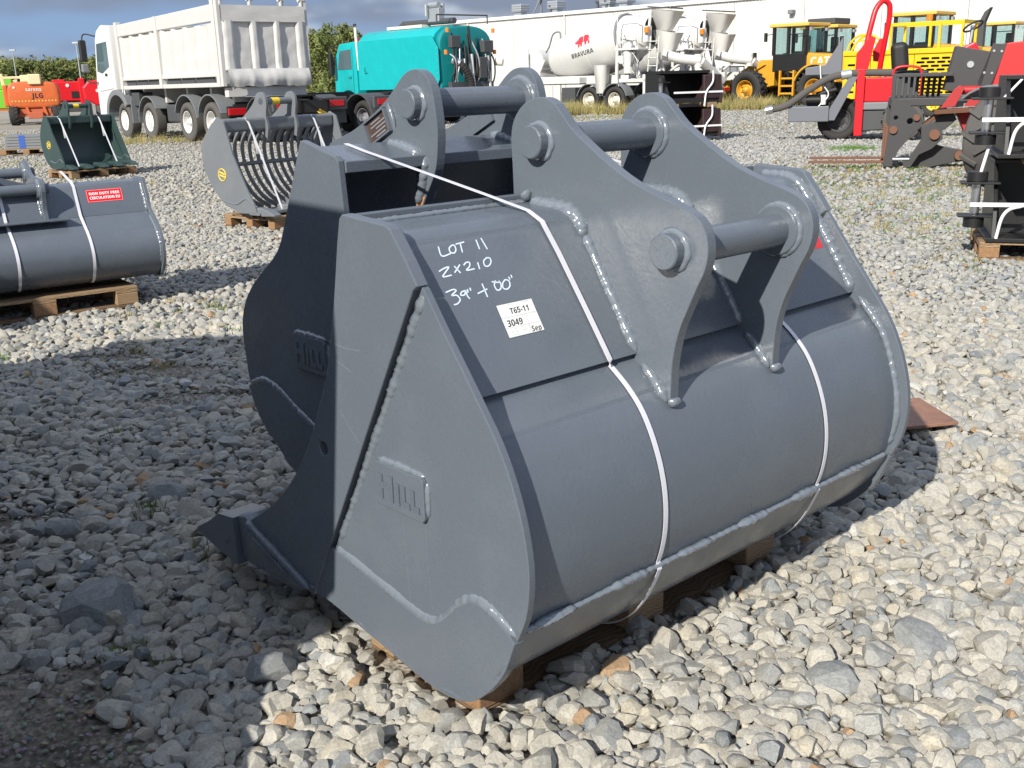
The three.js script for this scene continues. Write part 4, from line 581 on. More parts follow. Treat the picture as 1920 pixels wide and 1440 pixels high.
// ---------------------------------------------------------------- white tipper truck
{
  const V = thing('tipper_truck', 'white four-axle tipper truck with dented tailgate', 'truck', [-10.83, 0, -34.12], 130.5 * PI / 180);
  const wx = [0, -1.9, -4.55, -6.05];
  wx.forEach((x, i) => { wheel(V, 0.53, i < 2 ? 0.34 : 0.36, x, 0.53, -1.06, { side: -1, dish: i < 2 ? 0.06 : 0.30, m: M.white, tyre: M.rubberDusty }); wheel(V, 0.53, 0.36, x, 0.53, 1.06, { side: 1, dish: 0.1, m: M.white, tyre: M.rubberDusty }); });
  mesh('chassis', [box(0.9, -7.0, 0.72, 1.05, -0.48, -0.40), box(0.9, -7.0, 0.72, 1.05, 0.40, 0.48), ...wx.map(x => rod([x, 0.53, -0.95], [x, 0.53, 0.95], 0.09)), box(-6.9, -6.98, 0.6, 1.0, -1.0, 1.0), box(-0.95, -1.1, 0.5, 1.1, -0.9, 0.9)], M.black, V);
  // cab
  const V0 = V; { const V = group('cab', V0); V.position.set(0.42, 0, 0); V.scale.set(1.12, 1.045, 1);
  const cabO = [[1.45, 0.62], [1.45, 1.55], [1.36, 2.05], [1.18, 2.85], [1.0, 3.10], [0.65, 3.24], [0.05, 3.18], [0.02, 1.33], ...arc(0, 0.53, 0.80, 88, 20, 8), [0.80, 0.62]];
  mesh('shell', toCreasedNormals(clean(plateZ(cabO, -1.22, 1.22, 0.06)), 0.6), M.white, V);
  const door = V;
  mesh('door_panel', plateZ([[1.18, 1.35], [1.20, 1.95], [1.02, 2.72], [0.18, 2.80], [0.18, 1.42]], -1.245, -1.222, 0.006), M.white, door);
  mesh('door_window', plateZ([[1.16, 1.93], [1.0, 2.72], [0.24, 2.76], [0.24, 2.04], [0.8, 1.86]], -1.252, -1.246, 0.002), M.glassDark, door);
  mesh('door_handle', box(0.44, 0.60, 1.78, 1.86, -1.262, -1.245, 0.01), M.black, door);
  mesh('wheel_arch', plateZ([...arc(0, 0.53, 0.86, 5, 150, 12), ...arc(0, 0.53, 0.70, 5, 150, 12).reverse()], -1.27, -0.80, 0.02), M.midGrey, V);
  mesh('windscreen', [plateZ([[1.215, 2.8], [1.40, 2.0], [1.41, 2.0], [1.225, 2.82]], -1.05, 1.05, 0)], M.glassDark, V);
  const mir = V; mesh('mirror_arm', [pipe([[1.10, 2.95, -1.22], [1.45, 3.0, -1.45], [1.46, 2.6, -1.5]], 0.02), pipe([[1.2, 1.6, -1.22], [1.46, 1.65, -1.45], [1.46, 1.9, -1.5]], 0.02)], M.black, mir); mesh('mirror_housing', box(1.38, 1.52, 2.22, 2.85, -1.62, -1.40, 0.05), M.black, mir); mesh('mirror_lower_housing', box(1.38, 1.52, 1.90, 2.16, -1.62, -1.40, 0.05), M.midGrey, mir);
  }
  mesh('air_stack', [box(-0.03, -0.17, 1.2, 3.0, -1.0, -0.6, 0.02)], M.darkGrey, V);
  mesh('ladder', [rod([-0.10, 1.3, -1.16], [-0.10, 3.0, -1.16], 0.025), rod([0.0, 1.3, -1.18], [0.0, 3.0, -1.18], 0.02), ...[1.5, 1.75, 2.0, 2.25, 2.5, 2.75].map(y => rod([-0.10, y, -1.16], [0.0, y, -1.18], 0.018))], M.white, V);
  mudguard(V, -1.9, 0.53, 0.72, -1.26, -0.78, 0, 150); mudguard(V, -4.55, 0.53, 0.74, -1.28, -0.78, 20, 170); mudguard(V, -6.05, 0.53, 0.74, -1.28, -0.78, 10, 160);
  mesh('fuel_tank', [rod([-0.65, 0.75, -0.95], [-1.05, 0.75, -0.95], 0.16, 0.16, 20), box(-2.9, -3.7, 0.5, 1.0, -1.1, -0.6, 0.06), box(-0.55, -1.1, 0.95, 1.35, -1.15, -0.7, 0.03)], M.darkGrey, V);
  mesh('flap', xf(box(-0.02, 0.02, 0.45, 1.15, -1.25, -0.85, 0.01), [-0.68, 0, 0], [0, 0, 0]), M.midGrey, V);
  // tipper body
  const bd = group('tipper_body', V), y0 = 1.50, y1 = 3.30, y2 = 3.48;
  mesh('side_panel', [quadGridSide(-0.28, -7.0, y0 + 0.25, y1 - 0.30, -1.24)], M.whiteDirty, bd);
  mesh('side_panel', plateZ([[-0.28, y0], [-7.0, y0], [-7.0, y2], [-0.28, y1]], 1.20, 1.25, 0.01), M.whiteDirty, bd);
  mesh('top_rail', plateZ([[-0.25, y1 - 0.34], [-7.0, y2 - 0.42], [-7.0, y2], [-0.25, y1]], -1.28, -1.17, 0.02), M.whiteDirty, bd);
  mesh('bottom_rail', [box(-0.25, -7.0, y0 - 0.06, y0 + 0.05, -1.28, -1.16, 0.01), box(-0.25, -7.0, y0 + 0.20, y0 + 0.30, -1.28, -1.16, 0.01)], M.whiteDirty, bd);
  for (const [a, b] of [[-0.45, -1.15], [-1.25, -2.0], [-2.1, -2.95], [-3.45, -4.3], [-4.4, -5.2], [-5.3, -6.4]]) mesh('rail_slot', box(a, b, y0 + 0.05, y0 + 0.20, -1.19, -1.17), M.darkGrey, bd);
  for (const x of [-0.30, -3.2, -6.85]) mesh('post', box(x - 0.09, x + 0.09, y0 - 0.06, x < -6 ? 3.72 : 3.38, -1.31, -1.15, 0.015), M.whiteDirty, bd);
  mesh('front_wall', box(-0.26, -0.20, y0, y1, -1.2, 1.2), M.whiteDirty, bd);
  mesh('floor', box(-0.25, -7.0, y0 - 0.05, y0, -1.15, 1.15), M.whiteDirty, bd);
  mesh('crossmember', [-1, -2.5, -4, -5.5, -6.8].map(x => box(x - 0.06, x + 0.06, 1.05, y0 - 0.05, -0.9, 0.9)), M.whiteDirty, bd);
  const tg = group('tailgate', V), X = -7.03;
  const dent = (y, z) => -0.03 + 0.05 * fbm(y * 2.3, 3, z * 1.9, 3) - 0.10 * sstep(1.95, 1.55, y) * (0.5 + 1.2 * fbm(2, z * 2.6, 4, 3));
  mesh('gate_skin', quadGrid((u, v) => { const z = mixn(-1.2, 1.2, u), y = mixn(1.52 + 0.10 * fbm(z * 2.2, 9, 1, 3), 3.42, v); return [X - 0.02 + dent(y, z), y, z]; }, 40, 30), M.whiteDirty, tg);
  for (const [z0, z1] of [[-1.2, -0.86], [-0.42, -0.18], [0.26, 0.48], [0.92, 1.2]]) mesh('gate_rib', quadGrid((u, v) => { const z = mixn(z0, z1, u), y = mixn(1.85, 3.06, v), e = Math.min(u, 1 - u); return [X - 0.035 - 0.065 * sstep(0, 0.22, e) + dent(y, z), y, z]; }, 8, 14), M.whiteDirty, tg);
  mesh('gate_top_beam', quadGrid((u, v) => { const z = mixn(-1.2, 1.2, u), y = mixn(3.04, 3.44, v); return [X - 0.11 + 0.4 * dent(y, z), y, z]; }, 24, 6), M.whiteDirty, tg);
  mesh('gate_bottom_beam', quadGrid((u, v) => { const z = mixn(-1.18, 1.2, u), y = mixn(1.44 + 0.12 * fbm(z * 2.0, 2, 6, 3), 1.88, v); return [X - 0.10 - 0.06 * Math.sin(v * 3.1) + 0.9 * dent(y, z), y, z]; }, 40, 8), M.whiteDirty, tg);
  for (const z of [-1.18, -0.35, 0.55, 1.15]) { const h = group('hinge', tg); mesh('lug', [rod([X - 0.05, 3.44, z], [X - 0.05, 3.60, z], 0.05), rod([X - 0.05, 3.60, z - 0.08], [X - 0.05, 3.60, z + 0.08], 0.055)], M.whiteDirty, h); }
  mesh('corner_post', [box(X - 0.08, X + 0.06, 1.45, 3.72, -1.30, -1.19, 0.01), box(X - 0.08, X + 0.06, 1.45, 3.62, 1.19, 1.30, 0.01)], M.whiteDirty, V);
  const rb = group('rear_bumper', V); mesh('beam', box(X - 0.02, X + 0.2, 1.18, 1.42, -1.15, 1.15, 0.01), M.whiteDirty, rb); for (const z of [-0.95, 0.95]) { mesh('tail_light', box(X - 0.03, X + 0.05, 0.72, 0.90, z - 0.25, z + 0.25, 0.02), M.tail, rb); } mesh('under_bar', box(X, X + 0.1, 0.68, 0.95, -1.2, 1.2, 0.01), M.black, rb);
}
function quadGridSide(x0, x1, y0, y1, z) { return quadGrid((u, v) => { const x = mixn(x0, x1, u), y = mixn(y0, y1, v), ph = ((u * 9 + 0.16 * (1 - v)) % 1 + 1) % 1; return [x, y, z + 0.055 - 0.06 * sstep(0.0, 0.16, ph) * (1 - sstep(0.30, 0.5, ph)) + 0.02 * fbm(x * 0.9, y * 1.4, 3, 3)]; }, 160, 16); }
// ---------------------------------------------------------------- turquoise suction truck
{
  const teal = painted([0.0, 0.40, 0.42], 0.42), tealD = std([0.0, 0.20, 0.21], 0.5);
  const V = thing('suction_truck', 'turquoise suction tank truck with hoses on its rear', 'truck', [-2.13, 0, -36.44], 133 * PI / 180);
  for (const x of [0.9, 2.2, 5.6]) { wheel(V, 0.52, 0.34, x, 0.52, 0.22, { side: -1, m: M.midGrey }); wheel(V, 0.52, 0.34, x, 0.52, 2.28, { side: 1, m: M.midGrey }); }
  mesh('chassis', [box(0.2, 6.4, 0.7, 1.0, 0.75, 1.75)], M.black, V);
  const prof = [[0.02, 1.22], [0.0, 1.4], [0.0, 2.55], [0.05, 2.85], [0.25, 3.08], [0.6, 3.22], [1.25, 3.26], [1.9, 3.22], [2.25, 3.08], [2.45, 2.85], [2.5, 2.55], [2.5, 1.4], [2.48, 1.22]];
  mesh('tank', toCreasedNormals(clean(plateX(smooth2(prof, false, 4), 0.35, 4.65, 0.02)), 0.7), teal, V);
  mesh('side_flap', plateZ([[0.2, 1.20], [4.62, 1.20], [4.62, 2.9], [0.35, 2.92], [0.02, 2.5], [0.0, 1.5]], -0.03, -0.005, 0.006), teal, V);
  mesh('wheel_cutout', plateZ([[1.15, 1.18], [1.9, 1.18], [1.9, 1.40], [1.8, 1.48], [1.25, 1.48], [1.15, 1.40]], -0.036, -0.03, 0), M.black, V);
  mesh('latch', pipe([[4.15, 1.86, -0.04], [4.08, 1.80, -0.06], [4.20, 1.80, -0.06], [4.20, 2.0, -0.05]], 0.012), tealD, V);
  for (let k = 0; k < 7; k++) mesh('rivet', rod([0.10, 1.3 + k * 0.2, -0.045], [0.10, 1.3 + k * 0.2, -0.03], 0.02, 0.02, 8), M.galv, V);
  const cab = [[4.95, 1.05], [4.95, 2.82], [5.1, 2.92], [6.0, 2.86], [6.28, 2.4], [6.4, 1.85], [6.42, 0.8], [6.1, 0.8], ...arc(5.6, 0.52, 0.68, 25, 155, 8)];
  const c = group('cab', V); mesh('shell', toCreasedNormals(clean(plateZ(cab, 0.12, 2.38, 0.05)), 0.6), teal, c); mesh('window', plateZ([[5.25, 1.95], [5.25, 2.66], [5.95, 2.62], [6.15, 1.95]], 0.105, 0.118, 0.002), M.glassDark, c); mesh('door_line', [box(5.16, 5.18, 1.0, 2.72, 0.108, 0.122), box(5.28, 5.48, 1.62, 1.70, 0.095, 0.122)], tealD, c); mesh('mirror', [box(6.12, 6.28, 1.75, 2.55, -0.22, -0.06, 0.04)], M.black, c); mesh('mirror_arm', pipe([[6.1, 2.75, 0.15], [6.2, 2.78, -0.12], [6.2, 2.5, -0.14]], 0.02), M.black, c); mesh('beacon', rod([5.95, 2.86, 1.0], [5.95, 3.08, 1.0], 0.08), M.tail, c);
  mesh('air_cleaner', [rod([4.8, 1.2, 0.35], [4.8, 2.9, 0.35], 0.10)], M.darkGrey, V);
  mesh('exhaust_pipe', pipe([[4.78, 1.9, 0.12], [4.80, 2.3, 0.12], [4.85, 2.9, 0.12], [4.88, 3.45, 0.12]], 0.055), M.rim, V); mesh('exhaust_tip', rod([4.88, 3.4, 0.12], [4.90, 3.52, 0.12], 0.06), M.black, V);
  mesh('rear_door', toCreasedNormals(clean(plateX(smooth2(prof.map(([z, y]) => [1.25 + (z - 1.25) * 0.94, 1.22 + (y - 1.22) * 0.98]), false, 4), 0.05, 0.33, 0.06)), 0.7), tealD, V);
  mesh('roof_boom', [rod([0.2, 3.4, 0.9], [3.0, 3.42, 0.9], 0.10), rod([3.0, 3.42, 0.9], [3.4, 3.2, 0.9], 0.09)], M.darkGrey, V);
  mesh('boom_head', [box(0.9, 1.5, 3.4, 3.85, 0.8, 1.05, 0.02), rod([1.0, 3.95, 0.9], [1.5, 3.95, 0.9], 0.10), rod([1.1, 3.7, 1.15], [1.1, 4.0, 1.15], 0.07), rod([1.45, 3.6, 0.7], [1.45, 3.98, 0.7], 0.06)], M.galv, V);
  mesh('roof_rail', poly([[0.3, 3.3, 0.2], [0.3, 3.58, 0.2], [0.1, 3.58, 2.3], [0.1, 3.3, 2.3]], 0.025), M.darkGrey, V); mesh('roof_walkway', [box(1.6, 3.6, 3.24, 3.34, 0.6, 1.0)], M.rim, V);
  const rear = group('rear_gear', V); rear.position.x = -0.05;
  mesh('suction_hose', pipe([[-0.05, 2.05, 0.55], [-0.25, 1.95, 0.7], [-0.35, 1.5, 1.0], [-0.30, 1.05, 1.1]], 0.11), M.rubber, rear);
  const ribs = []; for (let k = 0; k < 13; k++) { const t = k / 12, p = [[-0.05, 2.05, 0.55], [-0.25, 1.95, 0.7], [-0.35, 1.5, 1.0], [-0.30, 1.05, 1.1]]; const cv = new THREE.CatmullRomCurve3(p.map(v => new THREE.Vector3(...v))), q = cv.getPointAt(0.1 + t * 0.88), d = cv.getTangentAt(0.1 + t * 0.88); ribs.push(rod(q.clone().addScaledVector(d, -0.015).toArray(), q.clone().addScaledVector(d, 0.015).toArray(), 0.125)); } mesh('hose_ribs', ribs, M.rubber, rear);
  mesh('hose_coupling', rod([-0.02, 2.12, 0.5], [-0.22, 2.0, 0.68], 0.13), M.galv, rear);
  for (const [a, b, r] of [[[-0.15, 1.55, 0.95], [-0.12, 2.15, 0.95], 0.075], [[-0.15, 1.15, 1.30], [-0.12, 2.3, 1.25], 0.085], [[-0.15, 1.2, 2.05], [-0.12, 2.25, 2.0], 0.08]]) mesh('lift_cylinder', rod(a, b, r), M.white, rear);
  for (const [a, b, r] of [[[-0.15, 1.0, 1.30], [-0.15, 1.2, 1.30], 0.035], [[-0.12, 2.3, 1.25], [-0.1, 3.2, 1.2], 0.04], [[-0.12, 2.15, 0.95], [-0.1, 2.5, 0.95], 0.035]]) mesh('cylinder_rod', rod(a, b, r), M.black, rear);
  for (let k = 0; k < 12; k++) { const z = 0.3 + k * 0.17, a = rr(-0.2, 0.2); mesh('hydraulic_hose', pipe([[-0.08, 2.3 + rr(0, 0.7), z], [-0.25, 1.9 + rr(-0.3, 0.5), z + a], [-0.22, 1.6, z + a * 1.4], [-0.12, 1.15 + rr(0, 0.2), z + a]], 0.028, 14, 6), k % 3 ? M.black : M.galv, rear); }
  mesh('valve_block', [box(-0.3, 0, 1.5, 2.2, 1.5, 1.85, 0.03), box(-0.2, 0, 2.5, 2.9, 0.35, 0.75, 0.03), box(-0.25, 0, 2.35, 2.75, 1.75, 2.2, 0.03), box(-0.2, 0, 1.2, 1.4, 0.3, 2.2)], M.darkGrey, rear);
  mesh('warning_light', [[0.15, 2.3], [2.35, 2.3], [0.25, 3.0], [2.3, 3.0]].map(([z, y]) => rod([-0.12, y, z], [-0.12, y + 0.14, z], 0.06)), M.amber, rear); mesh('outlet', rod([-0.1, 2.05, 2.4], [-0.32, 2.02, 2.55], 0.13), M.rim, rear); mesh('rear_beam', [box(-0.2, 0.1, 0.95, 1.1, 0.1, 2.4, 0.01)], M.galv, rear);
}
// ---------------------------------------------------------------- black tractor units between the trucks
{
  const D = M.black, lab = ['rear of a black tractor unit beside the tipper truck tailgate', 'rear of a black tractor unit with white rear panel, below the turquoise truck'];
  [[-5.75, -27.2, 0], [-3.35, -28.6, 1]].forEach(([x, z, n]) => {
    const V = thing('tractor_unit', lab[n], 'truck', [x, 0, z], 133 * PI / 180);
    for (const s of [0, 1]) { const w0 = s ? 1.55 : 0; for (const xx of [0.95]) wheel(V, 0.5, 0.6, xx, 0.5, w0 + 0.45, { side: s ? 1 : -1, m: M.midGrey }); mudguard(V, 0.95, 0.5, 0.68, w0, w0 + 0.75, 10, 185, M.darkGrey); const lt = group('lamp_unit', V); mesh('housing', box(0.18, 0.27, 0.78, 1.12, w0, w0 + 0.75, 0.04), M.darkGrey, lt); mesh('tail_light', box(0.155, 0.185, 0.88, 1.03, w0 + 0.12, w0 + 0.62, 0.01), M.tail, lt); }
    mesh('frame', [box(0.0, 5.2, 0.75, 1.05, 0.72, 0.82), box(0.0, 5.2, 0.75, 1.05, 1.5, 1.6), box(0.0, 0.12, 0.75, 1.05, 0.72, 1.6), box(0.4, 2.0, 0.4, 0.8, 0.8, 1.5)], D, V);
    mesh('fifth_wheel', plateX([[0.75, 1.14], [1.55, 1.14], [1.55, 1.19], [0.75, 1.19]], 0.55, 1.5, 0.01), D, V);
    mesh('ramp', [xf(box(-0.45, 0.45, 0, 0.03, 0.75, 0.85), [0.2, 1.06, 0]), xf(box(-0.45, 0.45, 0, 0.03, 1.48, 1.58), [0.2, 1.06, 0])], D, V);
    mesh('mudguard_cover', box(0.35, 1.5, 1.17, 1.19, n ? 1.55 : 0.0, n ? 2.3 : 0.75, 0.004), n ? M.white : M.midGrey, V);
    const cab = group('cab', V); mesh('shell', toCreasedNormals(clean(plateZ([[4.6, 0.9], [4.6, 1.2], [5.2, 1.2], [5.25, 0.7], [4.9, 0.7]], 0.05, 2.35, 0.05)), 0.6), D, cab);
    wheel(V, 0.5, 0.32, 4.4, 0.5, 0.2, { side: -1, m: M.midGrey }); wheel(V, 0.5, 0.32, 4.4, 0.5, 2.15, { side: 1, m: M.midGrey });
    if (!n) { const c = group('wheel_chock', V); mesh('wedge', xf(plateX([[0, 0], [0.34, 0], [0.30, 0.14], [0.05, 0.10]], 0, 0.15, 0.01), [-0.1, 0.72, 1.2], [0.5, 0.3, 0.3]), std([0.62, 0.40, 0.02], 0.5), c); mesh('wedge_tail', xf(box(-0.03, 0.13, 0, 0.1, 0, 0.18, 0.01), [-0.1, 0.56, 1.52], [0.7, 0.3, 0]), std([0.62, 0.40, 0.02], 0.5), c); }
  });
}
// ---------------------------------------------------------------- boom lifts far left
{
  const or = painted([0.62, 0.13, 0.03], 0.5), cream = std([0.66, 0.56, 0.34], 0.5), dk = std([0.42, 0.10, 0.04], 0.6);
  const V = thing('boom_lift', 'orange boom lift with cream boom at far left', 'boom lift', [-21.95, 0, -50.6], 0.34); V.scale.setScalar(0.92);
  for (const [x, z] of [[-1.0, 0.4], [1.0, 0.4], [-1.0, -2.2], [1.0, -2.2]]) { const w = wheel(V, 0.47, 0.42, x, 0.47, z, { side: 1, lug: 16, m: M.rim }); w.rotation.y = PI / 2; }
  mesh('chassis', [box(-0.75, 0.75, 0.45, 0.8, -2.4, 0.5, 0.03), box(-0.35, 0.35, 0.3, 0.62, 0.45, 0.75, 0.03), box(-1.0, 1.0, 0.4, 0.54, 0.3, 0.5)], dk, V);
  for (const x of [-0.35, 0.45]) mesh('axle_bracket', xf(box(-0.06, 0.06, -0.28, 0.28, 0.5, 0.6), [x, 0.7, 0], [0, 0, 0.25]), or, V);
  const body = toCreasedNormals(clean(plateZ(smooth2([[-1.15, 0.92], [-1.18, 1.5], [-1.10, 1.92], [-0.9, 2.06], [0.9, 2.06], [1.12, 1.92], [1.20, 1.5], [1.15, 0.95], [1.05, 0.88], [-1.05, 0.86]], true, 3), -1.0, 0.62, 0.10)), 0.6);
  mesh('counterweight', body, or, V); mesh('side_pod', box(-1.38, -1.16, 0.9, 1.95, -1.8, 0.5, 0.06), or, V);
  mesh('boom', [xf(box(-0.4, 0.4, -0.3, 0.3, -2.6, 0.25, 0.03), [-0.1, 2.1, 0.3], [-0.08, 0, 0]), xf(box(-0.08, 0.08, -0.9, 0.5, -0.2, 0.0, 0.02), [-1.35, 2.0, 0], [0, 0, 0.12]), box(-1.4, -0.2, 2.25, 2.37, -0.2, 0.0, 0.02)], cream, V);
  mesh('boom_knuckle', box(-0.15, 0.45, 1.95, 2.45, 0.1, 0.74, 0.05), cream, V);
  const band = []; for (let k = 0; k < 14; k++) band.push(xf(box(-0.035, 0.035, -0.035, 0.035, 0, 0.006), [-1.0 + k * 0.155, 1.16, 0.620], [0, 0, -0.5])); mesh('hazard_stripe', band, std([0.55, 0.42, 0.10], 0.6), V);
  const l1 = mesh('lettering', text('sarens', 0.17, 0.01), M.white, V); l1.position.set(0.05, 1.70, 0.622); const l2 = mesh('lettering', text('JLG', 0.24, 0.01), M.black, V); l2.position.set(0.18, 1.38, 0.622);
  mesh('lamp', rod([-0.85, 1.82, 0.60], [-0.85, 1.82, 0.64], 0.06), M.white, V);
  const lime = std([0.16, 0.52, 0.04], 0.5), G = thing('boom_lift', 'lime green boom lift at the left edge of the photo', 'boom lift', [-24.6, 0, -53.2], 0.4);
  mesh('body', [box(-1.0, 0.55, 0.7, 1.6, -0.6, 0.6, 0.08)], lime, G); mesh('turret', box(-0.3, 0.5, 1.6, 2.15, -0.4, 0.4, 0.06), lime, G); mesh('arm', xf(box(-0.08, 0.08, -0.9, 0.5, -0.1, 0.1), [0.8, 1.6, 0.3], [0, 0, 0.4]), cream, G); mesh('basket_frame', [box(-0.9, 1.1, 0.62, 0.70, 0.5, 0.8), box(0.75, 0.83, 0.62, 1.2, 0.5, 0.6)], or, G); for (const x of [-0.7, 0.3]) { const w = wheel(G, 0.35, 0.3, x, 0.35, 0.4, { side: 1 }); w.rotation.y = PI / 2; }
  mesh('blue_cap', new THREE.SphereGeometry(0.25, 12, 8).translate(-0.5, 1.85, 0.2), std([0.02, 0.16, 0.45], 0.5), G);
  const rd = std([0.60, 0.008, 0.016], 0.38);
  const R1 = thing('boom_lift', 'red boom lift with dark vent, right of the orange one', 'boom lift', [-22.9, 0, -57.2], 0.4);
  mesh('body', [box(-0.8, 0.75, 0.95, 1.95, -0.5, 0.6, 0.08), box(-0.8, -0.2, 1.7, 2.05, -0.5, 0.5, 0.05)], rd, R1); mesh('arm', box(0.45, 0.75, 0.6, 2.1, 0.3, 0.8, 0.05), rd, R1); mesh('vent', box(0.05, 0.42, 1.1, 1.45, 0.6, 0.62), M.black, R1); mesh('chassis', [box(-0.7, 0.7, 0.4, 0.8, -0.6, 0.5, 0.02)], M.darkGrey, R1); for (const x of [-0.8, 0.8]) { const w = wheel(R1, 0.42, 0.35, x, 0.42, 0.3, { side: 1, tyre: M.rubberDusty }); w.rotation.y = PI / 2; } mesh('lamp', rod([-0.1, 1.75, 0.6], [-0.1, 1.75, 0.63], 0.09), M.white, R1);
  const R2 = thing('boom_lift', 'bright red boom lift body next to the tipper cab', 'boom lift', [-19.75, 0, -53.6], 0.4);
  mesh('body', plateZ([[-0.95, 1.05], [-1.0, 1.6], [-0.7, 1.92], [1.2, 2.0], [1.2, 0.85], [-0.45, 0.75]], -0.6, 0.6, 0.06), rd, R2); mesh('hood', box(-0.2, 0.9, 1.95, 2.08, -0.4, 0.5, 0.03), rd, R2); mesh('panel_gap', box(-0.12, -0.1, 0.85, 1.9, 0.6, 0.605), M.darkGrey, R2); mesh('lamp', rod([-0.35, 1.45, 0.6], [-0.35, 1.45, 0.63], 0.08), M.white, R2); mesh('chassis', box(-0.5, 1.1, 0.35, 0.75, -0.5, 0.5), M.darkGrey, R2); for (const x of [-0.3, 1.0]) { const w = wheel(R2, 0.42, 0.35, x, 0.42, 0.3, { side: 1, tyre: M.rubberDusty }); w.rotation.y = PI / 2; }
}
// ---------------------------------------------------------------- warehouse
{
  const V = thing('warehouse', 'long white warehouse with ribbed wall panels and roof vents', 'building', [-7.5, 0, -110.5], -45 * PI / 180), L = 72, H = 7.05;
  const wm = painted([0.64, 0.64, 0.615], 0.5);
  const pw = 6, wall = [];
  for (let k = 0; k < L / pw; k++) { const g = []; g.push(box(k * pw + 0.02, (k + 1) * pw - 0.02, 0.2, H - 0.25, -0.10, 0)); for (let i = 0; i < 20; i++) g.push(box(k * pw + 0.05 + i * 0.3, k * pw + 0.13 + i * 0.3, 0.2, H - 0.25, 0, 0.035)); mesh('wall_panel', g, wm, V); }
  mesh('plinth', box(0, L, 0, 0.2, -0.12, -0.02), M.midGrey, V); mesh('panel_joint', box(0, L, 0.3, H - 0.3, -0.2, -0.11), M.midGrey, V);
  mesh('gutter', box(-0.2, L + 0.2, H - 0.25, H + 0.05, -0.15, 0.22, 0.03), std([0.66, 0.67, 0.67], 0.5), V);
  mesh('end_wall', box(-0.12, 0, 0, H, -30, -0.1), wm, V); mesh('roof', xf(box(0, L, -0.1, 0, -30, 0), [0, H + 0.02, 0], [0.03, 0, 0]), M.galv, V);
  for (const x of [5, 17.5, 29, 41]) mesh('downpipe', rod([x + 0.99, 0.2, 0.1], [x + 0.99, H - 0.2, 0.1], 0.07), wm, V);
  for (const x of [10.7, 15.3, 21.5, 23.4]) { const q = group('roof_vent', V); mesh('housing', [box(x - 0.62, x + 0.62, H + 0.5, H + 1.2, -3.0, -1.8, 0.06)], M.galv, q); mesh('neck', box(x - 0.42, x + 0.42, H, H + 0.5, -2.8, -2.0), M.galv, q); mesh('louvre', [0, 1, 2].map(k => box(x - 0.63, x + 0.63, H + 0.58 + k * 0.2, H + 0.63 + k * 0.2, -3.01, -1.79)), M.midGrey, q); }
  for (const x of [15.0, 20.6, 21.6]) mesh('roof_pipe', [rod([x, H, -2], [x, H + 0.7, -2], 0.12), rod([x, H + 0.7, -2], [x, H + 0.85, -2], 0.25)], M.darkGrey, V);
  mesh('wall_lamp', [box(40.9, 41.3, H - 1.5, H - 1.2, 0.04, 0.5, 0.04)], M.midGrey, V);
}
